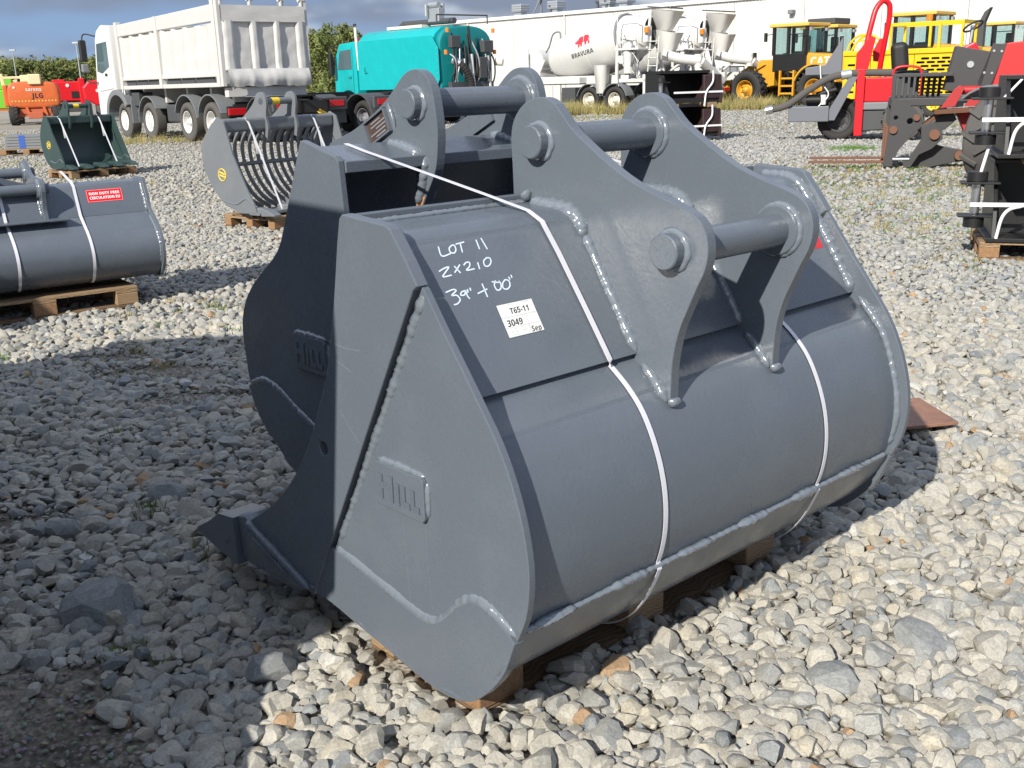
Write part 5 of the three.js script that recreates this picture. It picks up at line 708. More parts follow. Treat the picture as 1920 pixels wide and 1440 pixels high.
// ---------------------------------------------------------------- concrete mixer trailers
function mixer(label, p, turn) {
  const V = thing('concrete_mixer', label, 'mixer', p, turn, 'white concrete mixers'), wm = painted([0.63, 0.625, 0.605], 0.4), gr = M.midGrey;
  for (const x of [0, 1.35]) { wheel(V, 0.53, 0.38, x, 0.53, 0.2, { side: -1, m: M.rim, dish: 0.2 }); wheel(V, 0.53, 0.38, x, 0.53, 2.3, { side: 1, m: M.rim }); mudguard(V, x, 0.53, 0.66, 0.0, 0.5, 15, 165, gr); }
  mesh('chassis', [box(-2.4, 6.6, 1.16, 1.5, 0.55, 0.72, 0.01), box(-2.4, 6.6, 1.16, 1.5, 1.78, 1.95, 0.01), box(1.9, 5.4, 1.2, 1.45, 0.1, 0.55, 0.01)], wm, V);
  mesh('side_cabinet', [box(2.15, 2.9, 0.45, 1.05, 0.1, 0.6, 0.02)], M.darkGrey, V); mesh('side_skirt', [box(3.0, 5.3, 0.35, 1.16, 0.12, 0.2, 0.01)], wm, V); mesh('skirt_joint', [3.4, 3.9, 4.5].map(x => box(x, x + 0.02, 0.4, 1.12, 0.112, 0.122)), gr, V);
  // drum: axis from low front to high rear
  const A = new THREE.Vector3(4.15, 2.12, 1.25), Bv = new THREE.Vector3(-1.0, 3.12, 1.25), len = A.distanceTo(Bv);
  const pr = [[0.001, 0], [0.45, 0.0], [0.66, 0.08], [0.80, 0.35], [0.98, 1.1], [1.07, 1.9], [1.10, 2.5], [1.08, 3.1], [1.0, 3.7], [0.86, 4.3], [0.70, 4.8], [0.58, 5.05], [0.55, len]];
  const sm = smooth2(pr, false, 4);
  const drum = group('drum', V); drum.position.copy(A); drum.quaternion.setFromUnitVectors(new THREE.Vector3(0, 1, 0), Bv.clone().sub(A).normalize());
  mesh('shell', new THREE.LatheGeometry(sm.map(q => new THREE.Vector2(Math.max(q[0], 0.001), q[1])), 64), wm, drum);
  mesh('seam_ring', [1.1, 2.5, 3.7].map(h => { const r = sm.reduce((b, q) => Math.abs(q[1] - h) < Math.abs(b[1] - h) ? q : b)[0]; return new THREE.TorusGeometry(r + 0.002, 0.012, 6, 64).rotateX(PI / 2).translate(0, h, 0); }), M.rim, drum);
  mesh('roller_ring', new THREE.TorusGeometry(0.95, 0.06, 8, 64).rotateX(PI / 2).translate(0, 4.05, 0), gr, drum);
  const radius = h => { for (let i = 1; i < sm.length; i++) if (sm[i][1] >= h && sm[i][1] > sm[i - 1][1]) { const t = clamp((h - sm[i - 1][1]) / (sm[i][1] - sm[i - 1][1]), 0, 1); return mixn(sm[i - 1][0], sm[i][0], t); } return sm[sm.length - 1][0]; };
  // lettering and emblem wrapped on the drum; text runs along the axis (towards the rear), up is round the drum
  const wrap = (g, h0, a0, off) => { g = clean(g); const q = g.attributes.position; for (let i = 0; i < q.count; i++) { const h = h0 + q.getX(i), a = a0 + q.getY(i) / 1.05, r = radius(h) + off + Math.abs(q.getZ(i)); q.setXYZ(i, r * Math.cos(a), h, r * Math.sin(a)); } g.computeVertexNormals(); return g; };
  V.updateMatrixWorld(true); const toCam = drum.worldToLocal(new THREE.Vector3(0, 1.42, 0)), aC = Math.atan2(toCam.z, toCam.x), up = drum.worldToLocal(new THREE.Vector3(...p).add(new THREE.Vector3(0, 50, 0))), aU = Math.atan2(up.z, up.x), sg = Math.sign(Math.sin(aU - aC));
  const fl = g => { g.scale(1, sg, sg); if (sg < 0) { g = clean(g); } return g; };
  mesh('lettering', wrap(fl(text('BRAVURA', 0.17, 0.004, fonts.bold, 1.15)), 2.35, aC + sg * 0.02, 0.008), std([0.05, 0.05, 0.06], 0.6), drum);
  const rhino = [[-0.42, 0.02], [-0.40, 0.12], [-0.36, 0.06], [-0.30, 0.20], [-0.27, 0.10], [-0.20, 0.24], [-0.10, 0.30], [0.02, 0.26], [0.15, 0.32], [0.30, 0.28], [0.38, 0.12], [0.37, -0.16], [0.30, -0.16], [0.29, -0.02], [0.22, -0.02], [0.20, -0.16], [0.12, -0.16], [0.10, 0.0], [-0.02, -0.02], [-0.04, -0.18], [-0.12, -0.18], [-0.13, -0.02], [-0.20, -0.20], [-0.27, -0.20], [-0.24, 0.0], [-0.32, -0.04]];
  mesh('rhino_emblem', wrap(fl(new THREE.ExtrudeGeometry(shapeOf(rhino), { depth: 0.004, bevelEnabled: false }).scale(1.0, 0.8, 1)), 2.45, aC + sg * 0.42, 0.008), std([0.55, 0.03, 0.05], 0.5), drum);
  // water tank, front bracket and hose
  mesh('front_tank', xf(new THREE.CylinderGeometry(0.48, 0.48, 0.7, 28), [5.0, 2.15, 1.1], [PI / 2, 0, 0]), wm, V); mesh('tank_bracket', [box(4.5, 5.3, 1.5, 1.75, 0.5, 1.7, 0.02), rod([5.3, 1.5, 0.6], [5.3, 2.7, 0.6], 0.04), rod([4.7, 1.4, 0.5], [4.3, 2.2, 0.6], 0.05)], wm, V); mesh('tray', box(4.7, 5.9, 1.5, 1.68, 0.2, 1.0, 0.05), std([0.5, 0.47, 0.36], 0.6), V);
  mesh('fill_pipe', pipe([[4.5, 2.5, 0.9], [4.3, 2.75, 0.9], [4.0, 3.25, 0.85], [3.65, 3.3, 0.85], [3.6, 3.0, 0.85], [3.8, 2.75, 0.85]], 0.035), gr, V);
  // side equipment
  mesh('side_bucket', xf(new THREE.CylinderGeometry(0.34, 0.22, 1.1, 4, 1).rotateY(PI / 4), [0.72, 1.35, 0.12]), wm, V);
  mesh('water_bottle', [rod([-0.62, 1.55, 0.15], [-0.62, 2.55, 0.15], 0.19, 0.19, 20), new THREE.SphereGeometry(0.19, 16, 8).translate(-0.62, 2.55, 0.15)], wm, V);
  mesh('rear_frame', [box(-2.5, -1.1, 1.2, 1.35, 0.3, 2.2, 0.02), rod([-1.0, 1.3, 0.3], [-1.0, 2.7, 0.35], 0.07), rod([-2.1, 1.2, 0.4], [-1.6, 3.2, 0.6], 0.07), rod([-2.1, 1.2, 2.1], [-1.6, 3.2, 1.9], 0.07), box(-2.5, -2.3, 0.5, 1.35, 0.3, 2.2, 0.03), rod([-1.3, 2.1, 0.2], [-1.3, 2.1, 1.0], 0.18)], wm, V).position.x = 1.1;
  const lad = group('ladder', V); mesh('rails', [rod([-1.55, 0.45, 0.02], [-1.75, 2.9, 0.1], 0.028), rod([-2.0, 0.45, 0.02], [-2.15, 2.9, 0.1], 0.028)], wm, lad); for (let k = 0; k < 8; k++) mesh('rung', rod([-1.56 - k * 0.022, 0.6 + k * 0.3, 0.03], [-2.01 - k * 0.018, 0.6 + k * 0.3, 0.03], 0.02), wm, lad);
  mesh('platform', [box(-2.4, -1.2, 2.42, 2.50, -0.1, 0.7, 0.01)], wm, V).position.x = 1.1; mesh('platform_rail', [...poly([[-1.25, 2.5, 0.0], [-1.25, 3.75, 0.05], [-1.9, 3.85, 0.05], [-2.3, 3.7, 0.05], [-2.3, 2.5, 0.0]], 0.022), rod([-1.25, 3.1, 0.02], [-2.3, 3.1, 0.02], 0.02)], wm, V).position.x = 1.1;
  const hop = group('charge_hopper', V); hop.position.x = 1.0; mesh('funnel', [xf(new THREE.CylinderGeometry(0.68, 0.30, 0.75, 4, 1, true).rotateY(PI / 4), [-2.6, 3.5, 1.25], [0, 0, 0.12])], std([0.70, 0.69, 0.66], 0.45, 0, { side: THREE.DoubleSide }), hop); mesh('deflector', xf(box(-0.5, 0.5, 0, 0.05, -0.5, 0.5), [-2.55, 3.95, 1.25], [0, 0, 0.1]), M.darkGrey, hop);
  mesh('discharge_hopper', [xf(new THREE.CylinderGeometry(0.56, 0.24, 1.1, 4, 1, true).rotateY(PI / 4), [-2.8, 2.55, 1.25], [0, 0, 0.18])], std([0.70, 0.69, 0.66], 0.45, 0, { side: THREE.DoubleSide }), V).position.x = 1.1; mesh('drum_support', [rod([-2.2, 2.3, 0.7], [-2.3, 3.9, 0.8], 0.06), rod([-2.2, 2.3, 1.8], [-2.3, 3.9, 1.7], 0.06), box(-2.45, -2.15, 2.7, 3.3, 0.4, 0.7, 0.03)], wm, V).position.x = 1.1;
  mesh('warning_light', rod([-2.45, 3.05, 0.35], [-2.45, 3.25, 0.35], 0.10), M.amber, V).position.x = 1.1;
  const ch = group('discharge_chute', V); ch.position.x = 1.1; mesh('upper_chute', pipe([[-2.75, 2.25, 1.0], [-3.3, 2.05, 1.4], [-3.9, 1.95, 1.9]], 0.19, 16, 12), wm, ch); mesh('joint', [rod([-3.85, 1.72, 1.85], [-3.85, 2.2, 1.85], 0.16)], wm, ch); mesh('lower_chute', rod([-3.9, 1.95, 1.9], [-4.0, 1.15, 3.3], 0.20, 0.17, 18), wm, ch); mesh('chute_strut', [rod([-2.4, 1.25, 1.2], [-3.4, 1.95, 1.45], 0.05), rod([-2.4, 1.1, 0.6], [-2.9, 1.7, 0.7], 0.045), rod([-2.5, 1.3, 0.5], [-2.9, 1.1, 0.4], 0.045)], wm, ch);
  for (let k = 0; k < 9; k++) mesh('hydraulic_hose', pipe([[-1.2 - rr(0, 0.9), 2.2 + rr(0, 0.9), 0.2], [-1.5 - rr(0, 0.8), 1.9 + rr(-0.3, 0.5), 0.0], [-1.3 - rr(0, 0.8), 1.5, 0.2]], 0.02, 12, 6), k % 2 ? gr : wm, V).position.x = 1.1;
  mesh('rear_light', [box(-2.53, -2.5, 0.75, 0.88, 0.4, 0.8), box(-2.53, -2.5, 0.75, 0.88, 1.7, 2.1)], M.tail, V);
  return V;
}
mixer('white concrete mixer with red rhino emblem, nearer of the two', [4.40, 0, -43.3], 135 * PI / 180);
mixer('white concrete mixer half hidden behind the nearer mixer', [7.15, 0, -46.6], 135 * PI / 180);
// ---------------------------------------------------------------- stack of dark steel crates in front of the mixers
{
  const br = std([0.035, 0.018, 0.018], 0.6), T = 0.45;
  for (const [y, l] of [[0.1, 'dark brown steel attachment, lower of the stack before the mixers'], [0.82, 'black and brown steel attachment, upper of the stack before the mixers']]) {
    const o = thing('steel_attachment', l, 'attachment', [3.95, y, -23.9], T, 'stacked dark attachments'); mesh('side_wall', plateX([[-0.5, 0], [0.55, 0], [0.5, 0.6], [-0.5, 0.68]], 0.62, 0.68, 0.01), br, o); mesh('front_wall', box(-0.62, 0.62, 0.02, 0.12, 0.42, 0.48), M.black, o); mesh('back_wall', box(-0.62, 0.62, 0, 0.66, -0.5, -0.45), M.black, o); mesh('lug', box(0.2, 0.62, 0.1, 0.6, 0.44, 0.52, 0.02), br, o); mesh('left_wall', plateX([[-0.5, 0], [0.5, 0], [0.2, 0.6], [-0.5, 0.68]], -0.66, -0.62, 0.01), M.black, o); mesh('top_lip', box(-0.66, 0.66, 0.64, 0.70, -0.5, 0.1), M.black, o);
    for (const s of [0.1, 0.45]) mesh('lug_plate', box(-0.9, -0.6, s, s + 0.02, 0.2, 0.4), M.black, o); mesh('rod', rod([-0.78, 0.08, 0.3], [-0.78, 0.5, 0.3], 0.045), M.steel, o); mesh('collar', [rod([-0.78, 0.46, 0.3], [-0.78, 0.56, 0.3], 0.09), rod([-0.78, 0.06, 0.3], [-0.78, 0.14, 0.3], 0.09)], M.black, o);
    const s = tag(mesh('packing_strap', [box(-0.6, 0.70, 0.22, 0.26, 0.535, 0.54), pipe([[0.42, 0.68, 0.54], [0.40, 0.45, 0.56], [0.25, 0.25, 0.55], [0.2, -0.05, 0.545]], 0.02, 16, 6)], M.strapWhite), 'white strap round the ' + l, 'strap'); s.position.set(3.95, y, -23.9); s.rotation.y = T;
  }
  for (const [x, z, l] of [[3.6, -23.35, 'left timber block between the stacked dark attachments'], [4.5, -23.75, 'right timber block between the stacked dark attachments']]) { const b = tag(mesh('wood_block', metreUV(new RoundedBoxGeometry(0.28, 0.1, 0.25, 1, 0.005), 3), M.wood), l, 'timber'); b.position.set(x, 0.79, z); b.rotation.y = T; }
}
// ---------------------------------------------------------------- silver pick-up behind the chute
{
  const gm = std([0.46, 0.47, 0.47], 0.4, 0.2), V = thing('pickup_truck', 'silver flatbed pick-up between the mixers and the loaders', 'pick-up', [11.9, 0, -49.2], 135 * PI / 180);
  for (const x of [0.9, 3.8]) { wheel(V, 0.37, 0.24, x, 0.37, 0.15, { side: -1, m: M.darkGrey }); wheel(V, 0.37, 0.24, x, 0.37, 1.65, { side: 1, m: M.darkGrey }); }
  mesh('chassis', box(0, 4.6, 0.45, 0.62, 0.3, 1.5), M.black, V);
  const b = group('flatbed', V); mesh('side_board', [box(0, 2.3, 0.8, 1.2, -0.06, 0, 0.01), box(0, 2.3, 0.8, 1.2, 1.8, 1.86, 0.01)], gm, b); mesh('tail_board', box(-0.05, 0, 0.8, 1.2, -0.06, 1.86, 0.01), gm, b); mesh('floor', box(0, 2.3, 0.74, 0.8, -0.06, 1.86), gm, b); mesh('rack', [...poly([[2.3, 1.2, 0], [2.3, 1.75, 0], [2.3, 1.75, 1.8], [2.3, 1.2, 1.8]], 0.03), rod([2.3, 1.2, 0.6], [2.3, 1.75, 0.6], 0.02), rod([2.3, 1.2, 1.2], [2.3, 1.75, 1.2], 0.02)], M.darkGrey, b);
  const c = group('cab', V); mesh('shell', toCreasedNormals(clean(plateZ([[2.4, 0.5], [2.4, 1.15], [2.55, 1.72], [3.5, 1.72], [3.95, 1.15], [4.75, 1.05], [4.8, 0.5]], 0, 1.8, 0.05)), 0.6), gm, c); mesh('window', plateZ([[2.55, 1.18], [2.66, 1.62], [3.4, 1.62], [3.75, 1.18]], -0.012, -0.002, 0), M.glassDark, c);
  mesh('tail_light', [box(-0.07, -0.04, 0.62, 0.74, 0.1, 0.4), box(-0.07, -0.04, 0.62, 0.74, 1.4, 1.7)], M.tail, V); mesh('number_plate', box(-0.07, -0.05, 0.60, 0.72, 0.65, 1.15), M.white, V);
}
// ---------------------------------------------------------------- wheel loaders
function loader(label, p, turn, k = 1, logo = true) {
  const ye = painted([0.62, 0.32, 0.025], 0.45), V = thing('wheel_loader', label, 'wheel loader', p, turn, 'yellow wheel loaders'); V.scale.setScalar(k);
  for (const x of [0, 3.2]) { wheel(V, 0.76, 0.55, x, 0.76, 0.3, { side: -1, m: ye, rim: 0.52, lug: 20, dish: 0.16 }); wheel(V, 0.76, 0.55, x, 0.76, 2.3, { side: 1, m: ye, rim: 0.52, lug: 20 }); }
  mesh('hood', toCreasedNormals(clean(plateZ(smooth2([[0.9, 1.35], [0.9, 2.12], [0.2, 2.12], [-1.0, 2.0], [-1.75, 1.82], [-1.9, 1.5], [-1.85, 1.0], [-0.9, 0.95]], true, 3), 0.55, 2.05, 0.06)), 0.6), ye, V);
  mesh('rear_frame', [box(-1.9, 1.3, 0.6, 1.15, 0.7, 1.9, 0.05)], M.darkGrey, V); mesh('fender', plateZ([...arc(0, 0.76, 1.0, 20, 165, 14), ...arc(0, 0.76, 0.93, 20, 165, 14).reverse()], 0.05, 0.6, 0.01), ye, V); mesh('fender_liner', plateZ([...arc(0, 0.76, 0.925, 20, 165, 14), ...arc(0, 0.76, 0.88, 20, 165, 14).reverse()], 0.08, 0.6, 0.005), M.black, V);
  const c = group('cab', V); mesh('roof', box(0.55, 2.35, 3.2, 3.34, 0.4, 2.2, 0.04), std([0.66, 0.42, 0.08], 0.5), c); mesh('lower_panel', [box(0.65, 2.2, 1.45, 2.15, 0.5, 2.1, 0.03)], M.blackPaint, c); for (const [x, z] of [[0.68, 0.53], [1.5, 0.53], [2.17, 0.53], [0.68, 2.07], [2.17, 2.07]]) mesh('pillar', box(x - 0.06, x + 0.06, 2.1, 3.22, z - 0.05, z + 0.05), M.blackPaint, c);
  mesh('window', [box(0.72, 1.45, 2.15, 3.18, 0.52, 0.53)], M.glass, c); mesh('window', [box(1.55, 2.12, 2.15, 3.18, 0.52, 0.53)], M.glass, c); mesh('window', [box(0.66, 0.67, 2.15, 3.18, 0.58, 2.02)], M.glass, c); mesh('window', box(2.18, 2.19, 2.0, 3.18, 0.58, 2.02), M.glass, c); mesh('window', box(0.72, 2.12, 2.15, 3.18, 2.07, 2.08), M.glass, c); mesh('seat', [box(1.1, 1.6, 2.1, 2.25, 1.0, 1.6, 0.05), box(1.05, 1.2, 2.2, 2.85, 1.05, 1.55, 0.05)], M.black, c); mesh('mirror', [box(2.35, 2.45, 2.65, 3.0, 0.18, 0.32, 0.02), rod([2.2, 2.95, 0.5], [2.4, 2.9, 0.25], 0.015)], M.black, c); mesh('work_light', [box(0.5, 0.58, 3.02, 3.15, 0.55, 0.75), box(0.5, 0.58, 3.02, 3.15, 1.8, 2.0)], M.galv, c); mesh('rail', [...poly([[0.62, 2.2, 0.35], [0.62, 2.9, 0.35], [1.4, 2.9, 0.35]], 0.02)], M.blackPaint, c);
  mesh('step', [box(1.1, 1.7, 0.55, 0.62, 0.3, 0.6), box(1.1, 1.7, 0.85, 0.92, 0.35, 0.6), box(1.1, 1.7, 1.15, 1.22, 0.4, 0.6), box(1.05, 1.12, 0.5, 1.5, 0.3, 0.4), box(1.68, 1.75, 0.5, 1.5, 0.3, 0.4)], ye, V);
  mesh('front_frame', [plateZ([[2.3, 0.9], [2.3, 1.95], [2.9, 1.95], [3.6, 1.75], [4.0, 1.0], [3.4, 0.7]], 0.85, 1.75, 0.03)], ye, V); mesh('lift_arm', [plateZ([[2.7, 1.75], [2.9, 1.95], [4.3, 1.35], [5.2, 0.7], [5.0, 0.5], [4.1, 1.05]], 0.75, 0.9, 0.02), plateZ([[2.7, 1.75], [2.9, 1.95], [4.3, 1.35], [5.2, 0.7], [5.0, 0.5], [4.1, 1.05]], 1.7, 1.85, 0.02)], ye, V);
  mesh('loader_bucket', plateZ([[5.0, 0.15], [5.0, 1.1], [5.4, 1.25], [5.3, 0.6], [6.1, 0.12]], -0.1, 2.7, 0.02), ye, V); mesh('headlight', [box(3.1, 3.2, 2.0, 2.25, 0.55, 0.75, 0.02), rod([3.1, 1.6, 0.7], [3.15, 2.05, 0.65], 0.03)], M.black, V); mesh('exhaust', [rod([-0.6, 2.0, 1.0], [-0.6, 2.75, 1.0], 0.08)], M.black, V); mesh('grille', [box(-1.92, -1.86, 1.1, 1.75, 0.75, 1.85)], M.black, V);
  if (logo) { const g = mesh('lettering', text('CAT', 0.34, 0.01), M.white, V); g.rotation.y = PI; g.position.set(0.05, 1.82, 0.545); mesh('red_flash', plateZ([[-0.35, 1.66], [-0.72, 1.98], [-0.62, 1.98], [-0.2, 1.72], [-0.2, 1.66]], 0.535, 0.548, 0), M.tail, V); }
  return V;
}
loader('yellow wheel loader with big ribbed wheel, nearest the pick-up', [12.39, 0, -43.3], 135 * PI / 180);
{ const v = loader('second yellow wheel loader, cab with dark roof box', [14.35, 0, -45.9], 135 * PI / 180); mesh('roof_box', box(0.8, 2.1, 3.36, 3.62, 0.6, 2.0, 0.05), M.darkGrey, v.getObjectByName('cab')); }
{ const v = loader('larger yellow wheel loader behind the yellow box machine', [18.2, 0, -45.0], 135 * PI / 180, 1.12); mesh('beacon', rod([0.8, 3.0, 0.42], [0.8, 3.2, 0.42], 0.12), M.amber, v); mesh('exhaust_stack', xf(plateZ([[-0.12, 0], [0.12, 0], [0.12, 0.8], [-0.1, 1.25], [-0.3, 1.4], [-0.12, 0.9]], 0, 0.25, 0.01), [-0.95, 1.95, 0.8]), M.darkGrey, v); }
loader('farthest yellow wheel loader at right, cab above the black boom', [25.1, 0, -52.6], 135 * PI / 180, 1.06);
// ---------------------------------------------------------------- yellow compressor-like box machine
{
  const ye = painted([0.72, 0.50, 0.01], 0.42), T = Math.atan2(-0.66, 0.75), V = thing('yellow_box_machine', 'bright yellow boxed machine with slotted vents and top railing', 'machine', [10.75, 0, -34.3], T); // local x runs along the visible long side
  V.scale.set(0.82, 0.93, 0.62); const L = 4.5, slots = [], yy = [0.95, 1.15, 1.35, 1.55, 1.75];
  const sl = (x, y) => { const w = 0.155, h = 0.036; return [...arc(x + w - h, y, h, -90, 90, 4), ...arc(x - w + h, y, h, 90, 270, 4)]; };
  const holes = []; for (let r = 0; r < 10; r++) for (let c = 0; c < 4; c++) { const x = 2.95 + c * 0.375 + (r % 2) * 0.16; holes.push(sl(x, 0.78 + r * 0.118)); } const h2 = []; for (let r = 0; r < 5; r++) for (let c = 0; c < 2; c++) h2.push(sl(0.32 + c * 0.42, 0.82 + r * 0.22));
  mesh('vent_panel', plateZ([[2.72, 0.6], [4.42, 0.6], [4.42, 2.0], [2.72, 2.0]], -0.02, 0.02, 0.002, holes), ye, V); mesh('vent_panel', plateZ([[0.05, 0.6], [1.05, 0.6], [1.05, 2.0], [0.05, 2.0]], -0.02, 0.02, 0.002, h2), ye, V); mesh('side_panel', box(1.07, 2.7, 0.6, 2.0, -0.03, 0.02, 0.01), ye, V); mesh('dark_interior', [box(0.05, 4.4, 0.6, 1.98, -0.4, -0.12)], M.black, V); mesh('end_panel', [box(4.42, 4.48, 0.6, 2.0, -2.0, 0.02, 0.01), box(0.0, 0.05, 0.6, 2.0, -2.0, 0.02, 0.01)], ye, V);
  mesh('deck', [box(-0.05, 4.6, 2.0, 2.16, -2.1, 0.10, 0.02)], ye, V); mesh('back_wall', box(0, 4.4, 0.6, 2.0, -2.0, -1.95), ye, V);
  mesh('railing', [...[[1.75, -0.05], [3.55, -0.05], [4.35, -0.05], [1.75, -1.9], [4.35, -1.9], [2.7, -1.9]].map(([x, z]) => box(x - 0.045, x + 0.045, 2.16, 2.95, z - 0.045, z + 0.045)), box(1.7, 4.4, 2.88, 2.98, -0.1, 0.0), box(1.7, 4.4, 2.88, 2.98, -1.95, -1.85), box(1.7, 1.8, 2.88, 2.98, -1.9, -0.05), box(4.3, 4.4, 2.88, 2.98, -1.9, -0.05)], ye, V);
  const hr = group('hose_reel', V); mesh('ring', [new THREE.TorusGeometry(0.62, 0.04, 8, 32).translate(0.55, 2.05, -0.5), new THREE.TorusGeometry(0.45, 0.03, 8, 28).translate(0.55, 2.05, -0.5), new THREE.TorusGeometry(0.62, 0.04, 8, 32).translate(0.55, 2.05, -1.2)], ye, hr); mesh('spokes', [0, 1, 2, 3].map(k => rod([0.55 - 0.6 * Math.cos(k * 0.785), 2.05 - 0.6 * Math.sin(k * 0.785), -0.5], [0.55 + 0.6 * Math.cos(k * 0.785), 2.05 + 0.6 * Math.sin(k * 0.785), -0.5], 0.02)), ye, hr);
  const sg = group('name_sign', V); mesh('panel', box(1.45, 2.35, 0.95, 1.55, 0.02, 0.03), std([0.055, 0.10, 0.16], 0.5), sg); mesh('white_strip', box(2.35, 2.46, 0.95, 1.55, 0.02, 0.03), M.white, sg); const lt = mesh('lettering', text('Epiroc', 0.17, 0.004), std([0.75, 0.55, 0.05], 0.5), sg); lt.position.set(1.95, 1.25, 0.032); mesh('disc', rod([1.56, 1.26, 0.03], [1.56, 1.26, 0.036], 0.075, 0.075, 20), std([0.75, 0.55, 0.05], 0.5), sg);
  mesh('undercarriage', box(0.3, 4.2, 0.3, 0.6, -1.7, -0.2), M.darkGrey, V); for (const x of [0.9, 3.5]) wheel(V, 0.5, 0.3, x, 0.5, -0.25, { side: 1, m: ye });
}
// ---------------------------------------------------------------- red compact loader with roll hoop (x right, z towards the camera)
{
  const rd = std([0.62, 0.010, 0.018], 0.35), g1 = std([0.13, 0.14, 0.16], 0.45), V = thing('compact_loader', 'red compact loader with tall red roll hoop and grey front tool', 'compact loader', [7.75, 0, -23.4], -0.32);
  wheel(V, 0.40, 0.30, 0.85, 0.40, 1.15, { side: 1, m: M.rim, tyre: M.rubberDusty, lug: 14 }); wheel(V, 0.40, 0.30, 0.85, 0.40, -0.3, { side: -1, m: M.rim, lug: 14 }); wheel(V, 0.42, 0.3, -0.42, 0.42, -0.55, { side: 1, m: M.darkGrey, lug: 14 }); wheel(V, 0.42, 0.3, -0.42, 0.42, 0.62, { side: 1, m: M.darkGrey, lug: 14 });
  mesh('body', [box(-0.12, 0.62, 0.78, 1.28, 0.25, 0.95, 0.03)], rd, V); mesh('battery_cover', box(0.63, 1.12, 0.86, 1.32, 0.25, 0.98, 0.05), M.darkGrey, V); mesh('grab_rail', pipe([[0.6, 1.3, 0.96], [0.65, 1.44, 0.96], [1.1, 1.44, 0.96], [1.16, 1.3, 0.96], [1.16, 0.9, 0.96]], 0.025), rd, V); mesh('sill', [box(-0.1, 1.15, 0.62, 0.78, 0.1, 1.0, 0.03)], M.midGrey, V); mesh('belly', plateZ([[-0.1, 0.62], [1.1, 0.62], [0.7, 0.22], [0.0, 0.18]], 0.2, 0.95, 0.03), M.darkGrey, V);
  const hoop = smooth2([[-0.02, 1.35], [0.03, 1.8], [0.12, 2.35], [0.20, 2.65], [0.32, 2.78], [0.43, 2.72], [0.46, 2.5], [0.42, 2.1], [0.37, 1.7], [0.33, 1.3]], false, 4).map(([x, y], i, a) => [x, y, 0.95 - 0.55 * i / (a.length - 1)]);
  const h = group('roll_hoop', V); mesh('tube', pipe(hoop, 0.055, 90, 12), rd, h); mesh('post', box(-0.10, 0.06, 0.10, 1.45, 0.93, 1.05, 0.015), rd, h); mesh('side_guard', [plateZ([[-0.14, 1.4], [0.1, 1.4], [0.22, 2.05], [0.12, 2.1], [-0.14, 1.75]], 0.92, 1.0, 0.01)], rd, h); mesh('side_guard', plateZ([[0.20, 1.6], [0.34, 1.58], [0.38, 2.05], [0.30, 2.05], [0.18, 1.8]], 0.4, 0.48, 0.01), rd, h);
  const s = group('seat', V); mesh('backrest', xf(new RoundedBoxGeometry(0.34, 0.6, 0.45, 4, 0.12), [0.72, 1.66, 0.55], [0, 0, 0.12]), M.black, s); mesh('cushion', box(0.62, 1.3, 1.28, 1.40, 0.3, 0.8, 0.05), M.black, s);
  mesh('steering_column', plateZ([[1.85, 1.78], [2.12, 1.92], [2.62, 1.2], [2.42, 0.92], [2.2, 1.0]], 0.3, 0.8, 0.03), rd, V); mesh('steering_wheel', xf(new THREE.TorusGeometry(0.19, 0.02, 8, 24), [2.08, 2.22, 0.55], [1.2, 0.4, 0]), M.black, V); mesh('steering_shaft', rod([2.05, 1.9, 0.55], [2.08, 2.22, 0.55], 0.03), M.galv, V); mesh('footwell', box(1.1, 2.4, 0.75, 0.9, 0.2, 0.9, 0.03), M.darkGrey, V);
  const ft = group('front_tool', V); mesh('tank_plate', plateZ([[-1.15, 1.35], [-1.15, 1.5], [-0.75, 1.55], [-0.42, 2.1], [-0.42, 1.35]], 0.1, 0.9, 0.01), g1, ft); mesh('lower_box', box(-1.45, -0.62, 0.40, 0.72, 0.3, 1.1, 0.02), g1, ft); mesh('slant_plate', plateZ([[-0.75, 0.42], [-0.5, 0.42], [-0.08, 1.3], [-0.25, 1.3]], 0.9, 1.05, 0.01), g1, ft); mesh('suction_hose', pipe([[-1.85, 0.66, 1.05], [-1.5, 0.74, 1.1], [-1.05, 1.05, 1.1], [-0.65, 1.28, 1.05], [-0.25, 1.36, 1.0], [0.6, 1.36, 0.9]], 0.075), M.rubberDusty, ft); mesh('hose_end', rod([-1.92, 0.64, 1.05], [-1.78, 0.67, 1.05], 0.09), M.steel, ft); mesh('hose_joint', rod([-0.42, 1.33, 1.03], [-0.22, 1.36, 1.0], 0.095), M.galv, ft); mesh('engine_parts', [box(-1.1, -0.7, 0.72, 0.95, 0.4, 0.9, 0.04), rod([-0.9, 0.95, 0.9], [-0.5, 1.05, 0.9], 0.05), rod([-1.1, 0.85, 1.0], [-0.8, 0.85, 1.0], 0.07)], M.black, ft); mesh('white_bottle', rod([-0.75, 0.75, 1.0], [-0.75, 0.95, 1.0], 0.06), M.white, ft); mesh('cable', pipe([[-0.85, 1.55, 0.95], [-0.8, 1.2, 1.0], [-0.65, 0.95, 1.02], [-0.85, 0.7, 1.05]], 0.012), M.strapWhite, ft);
}
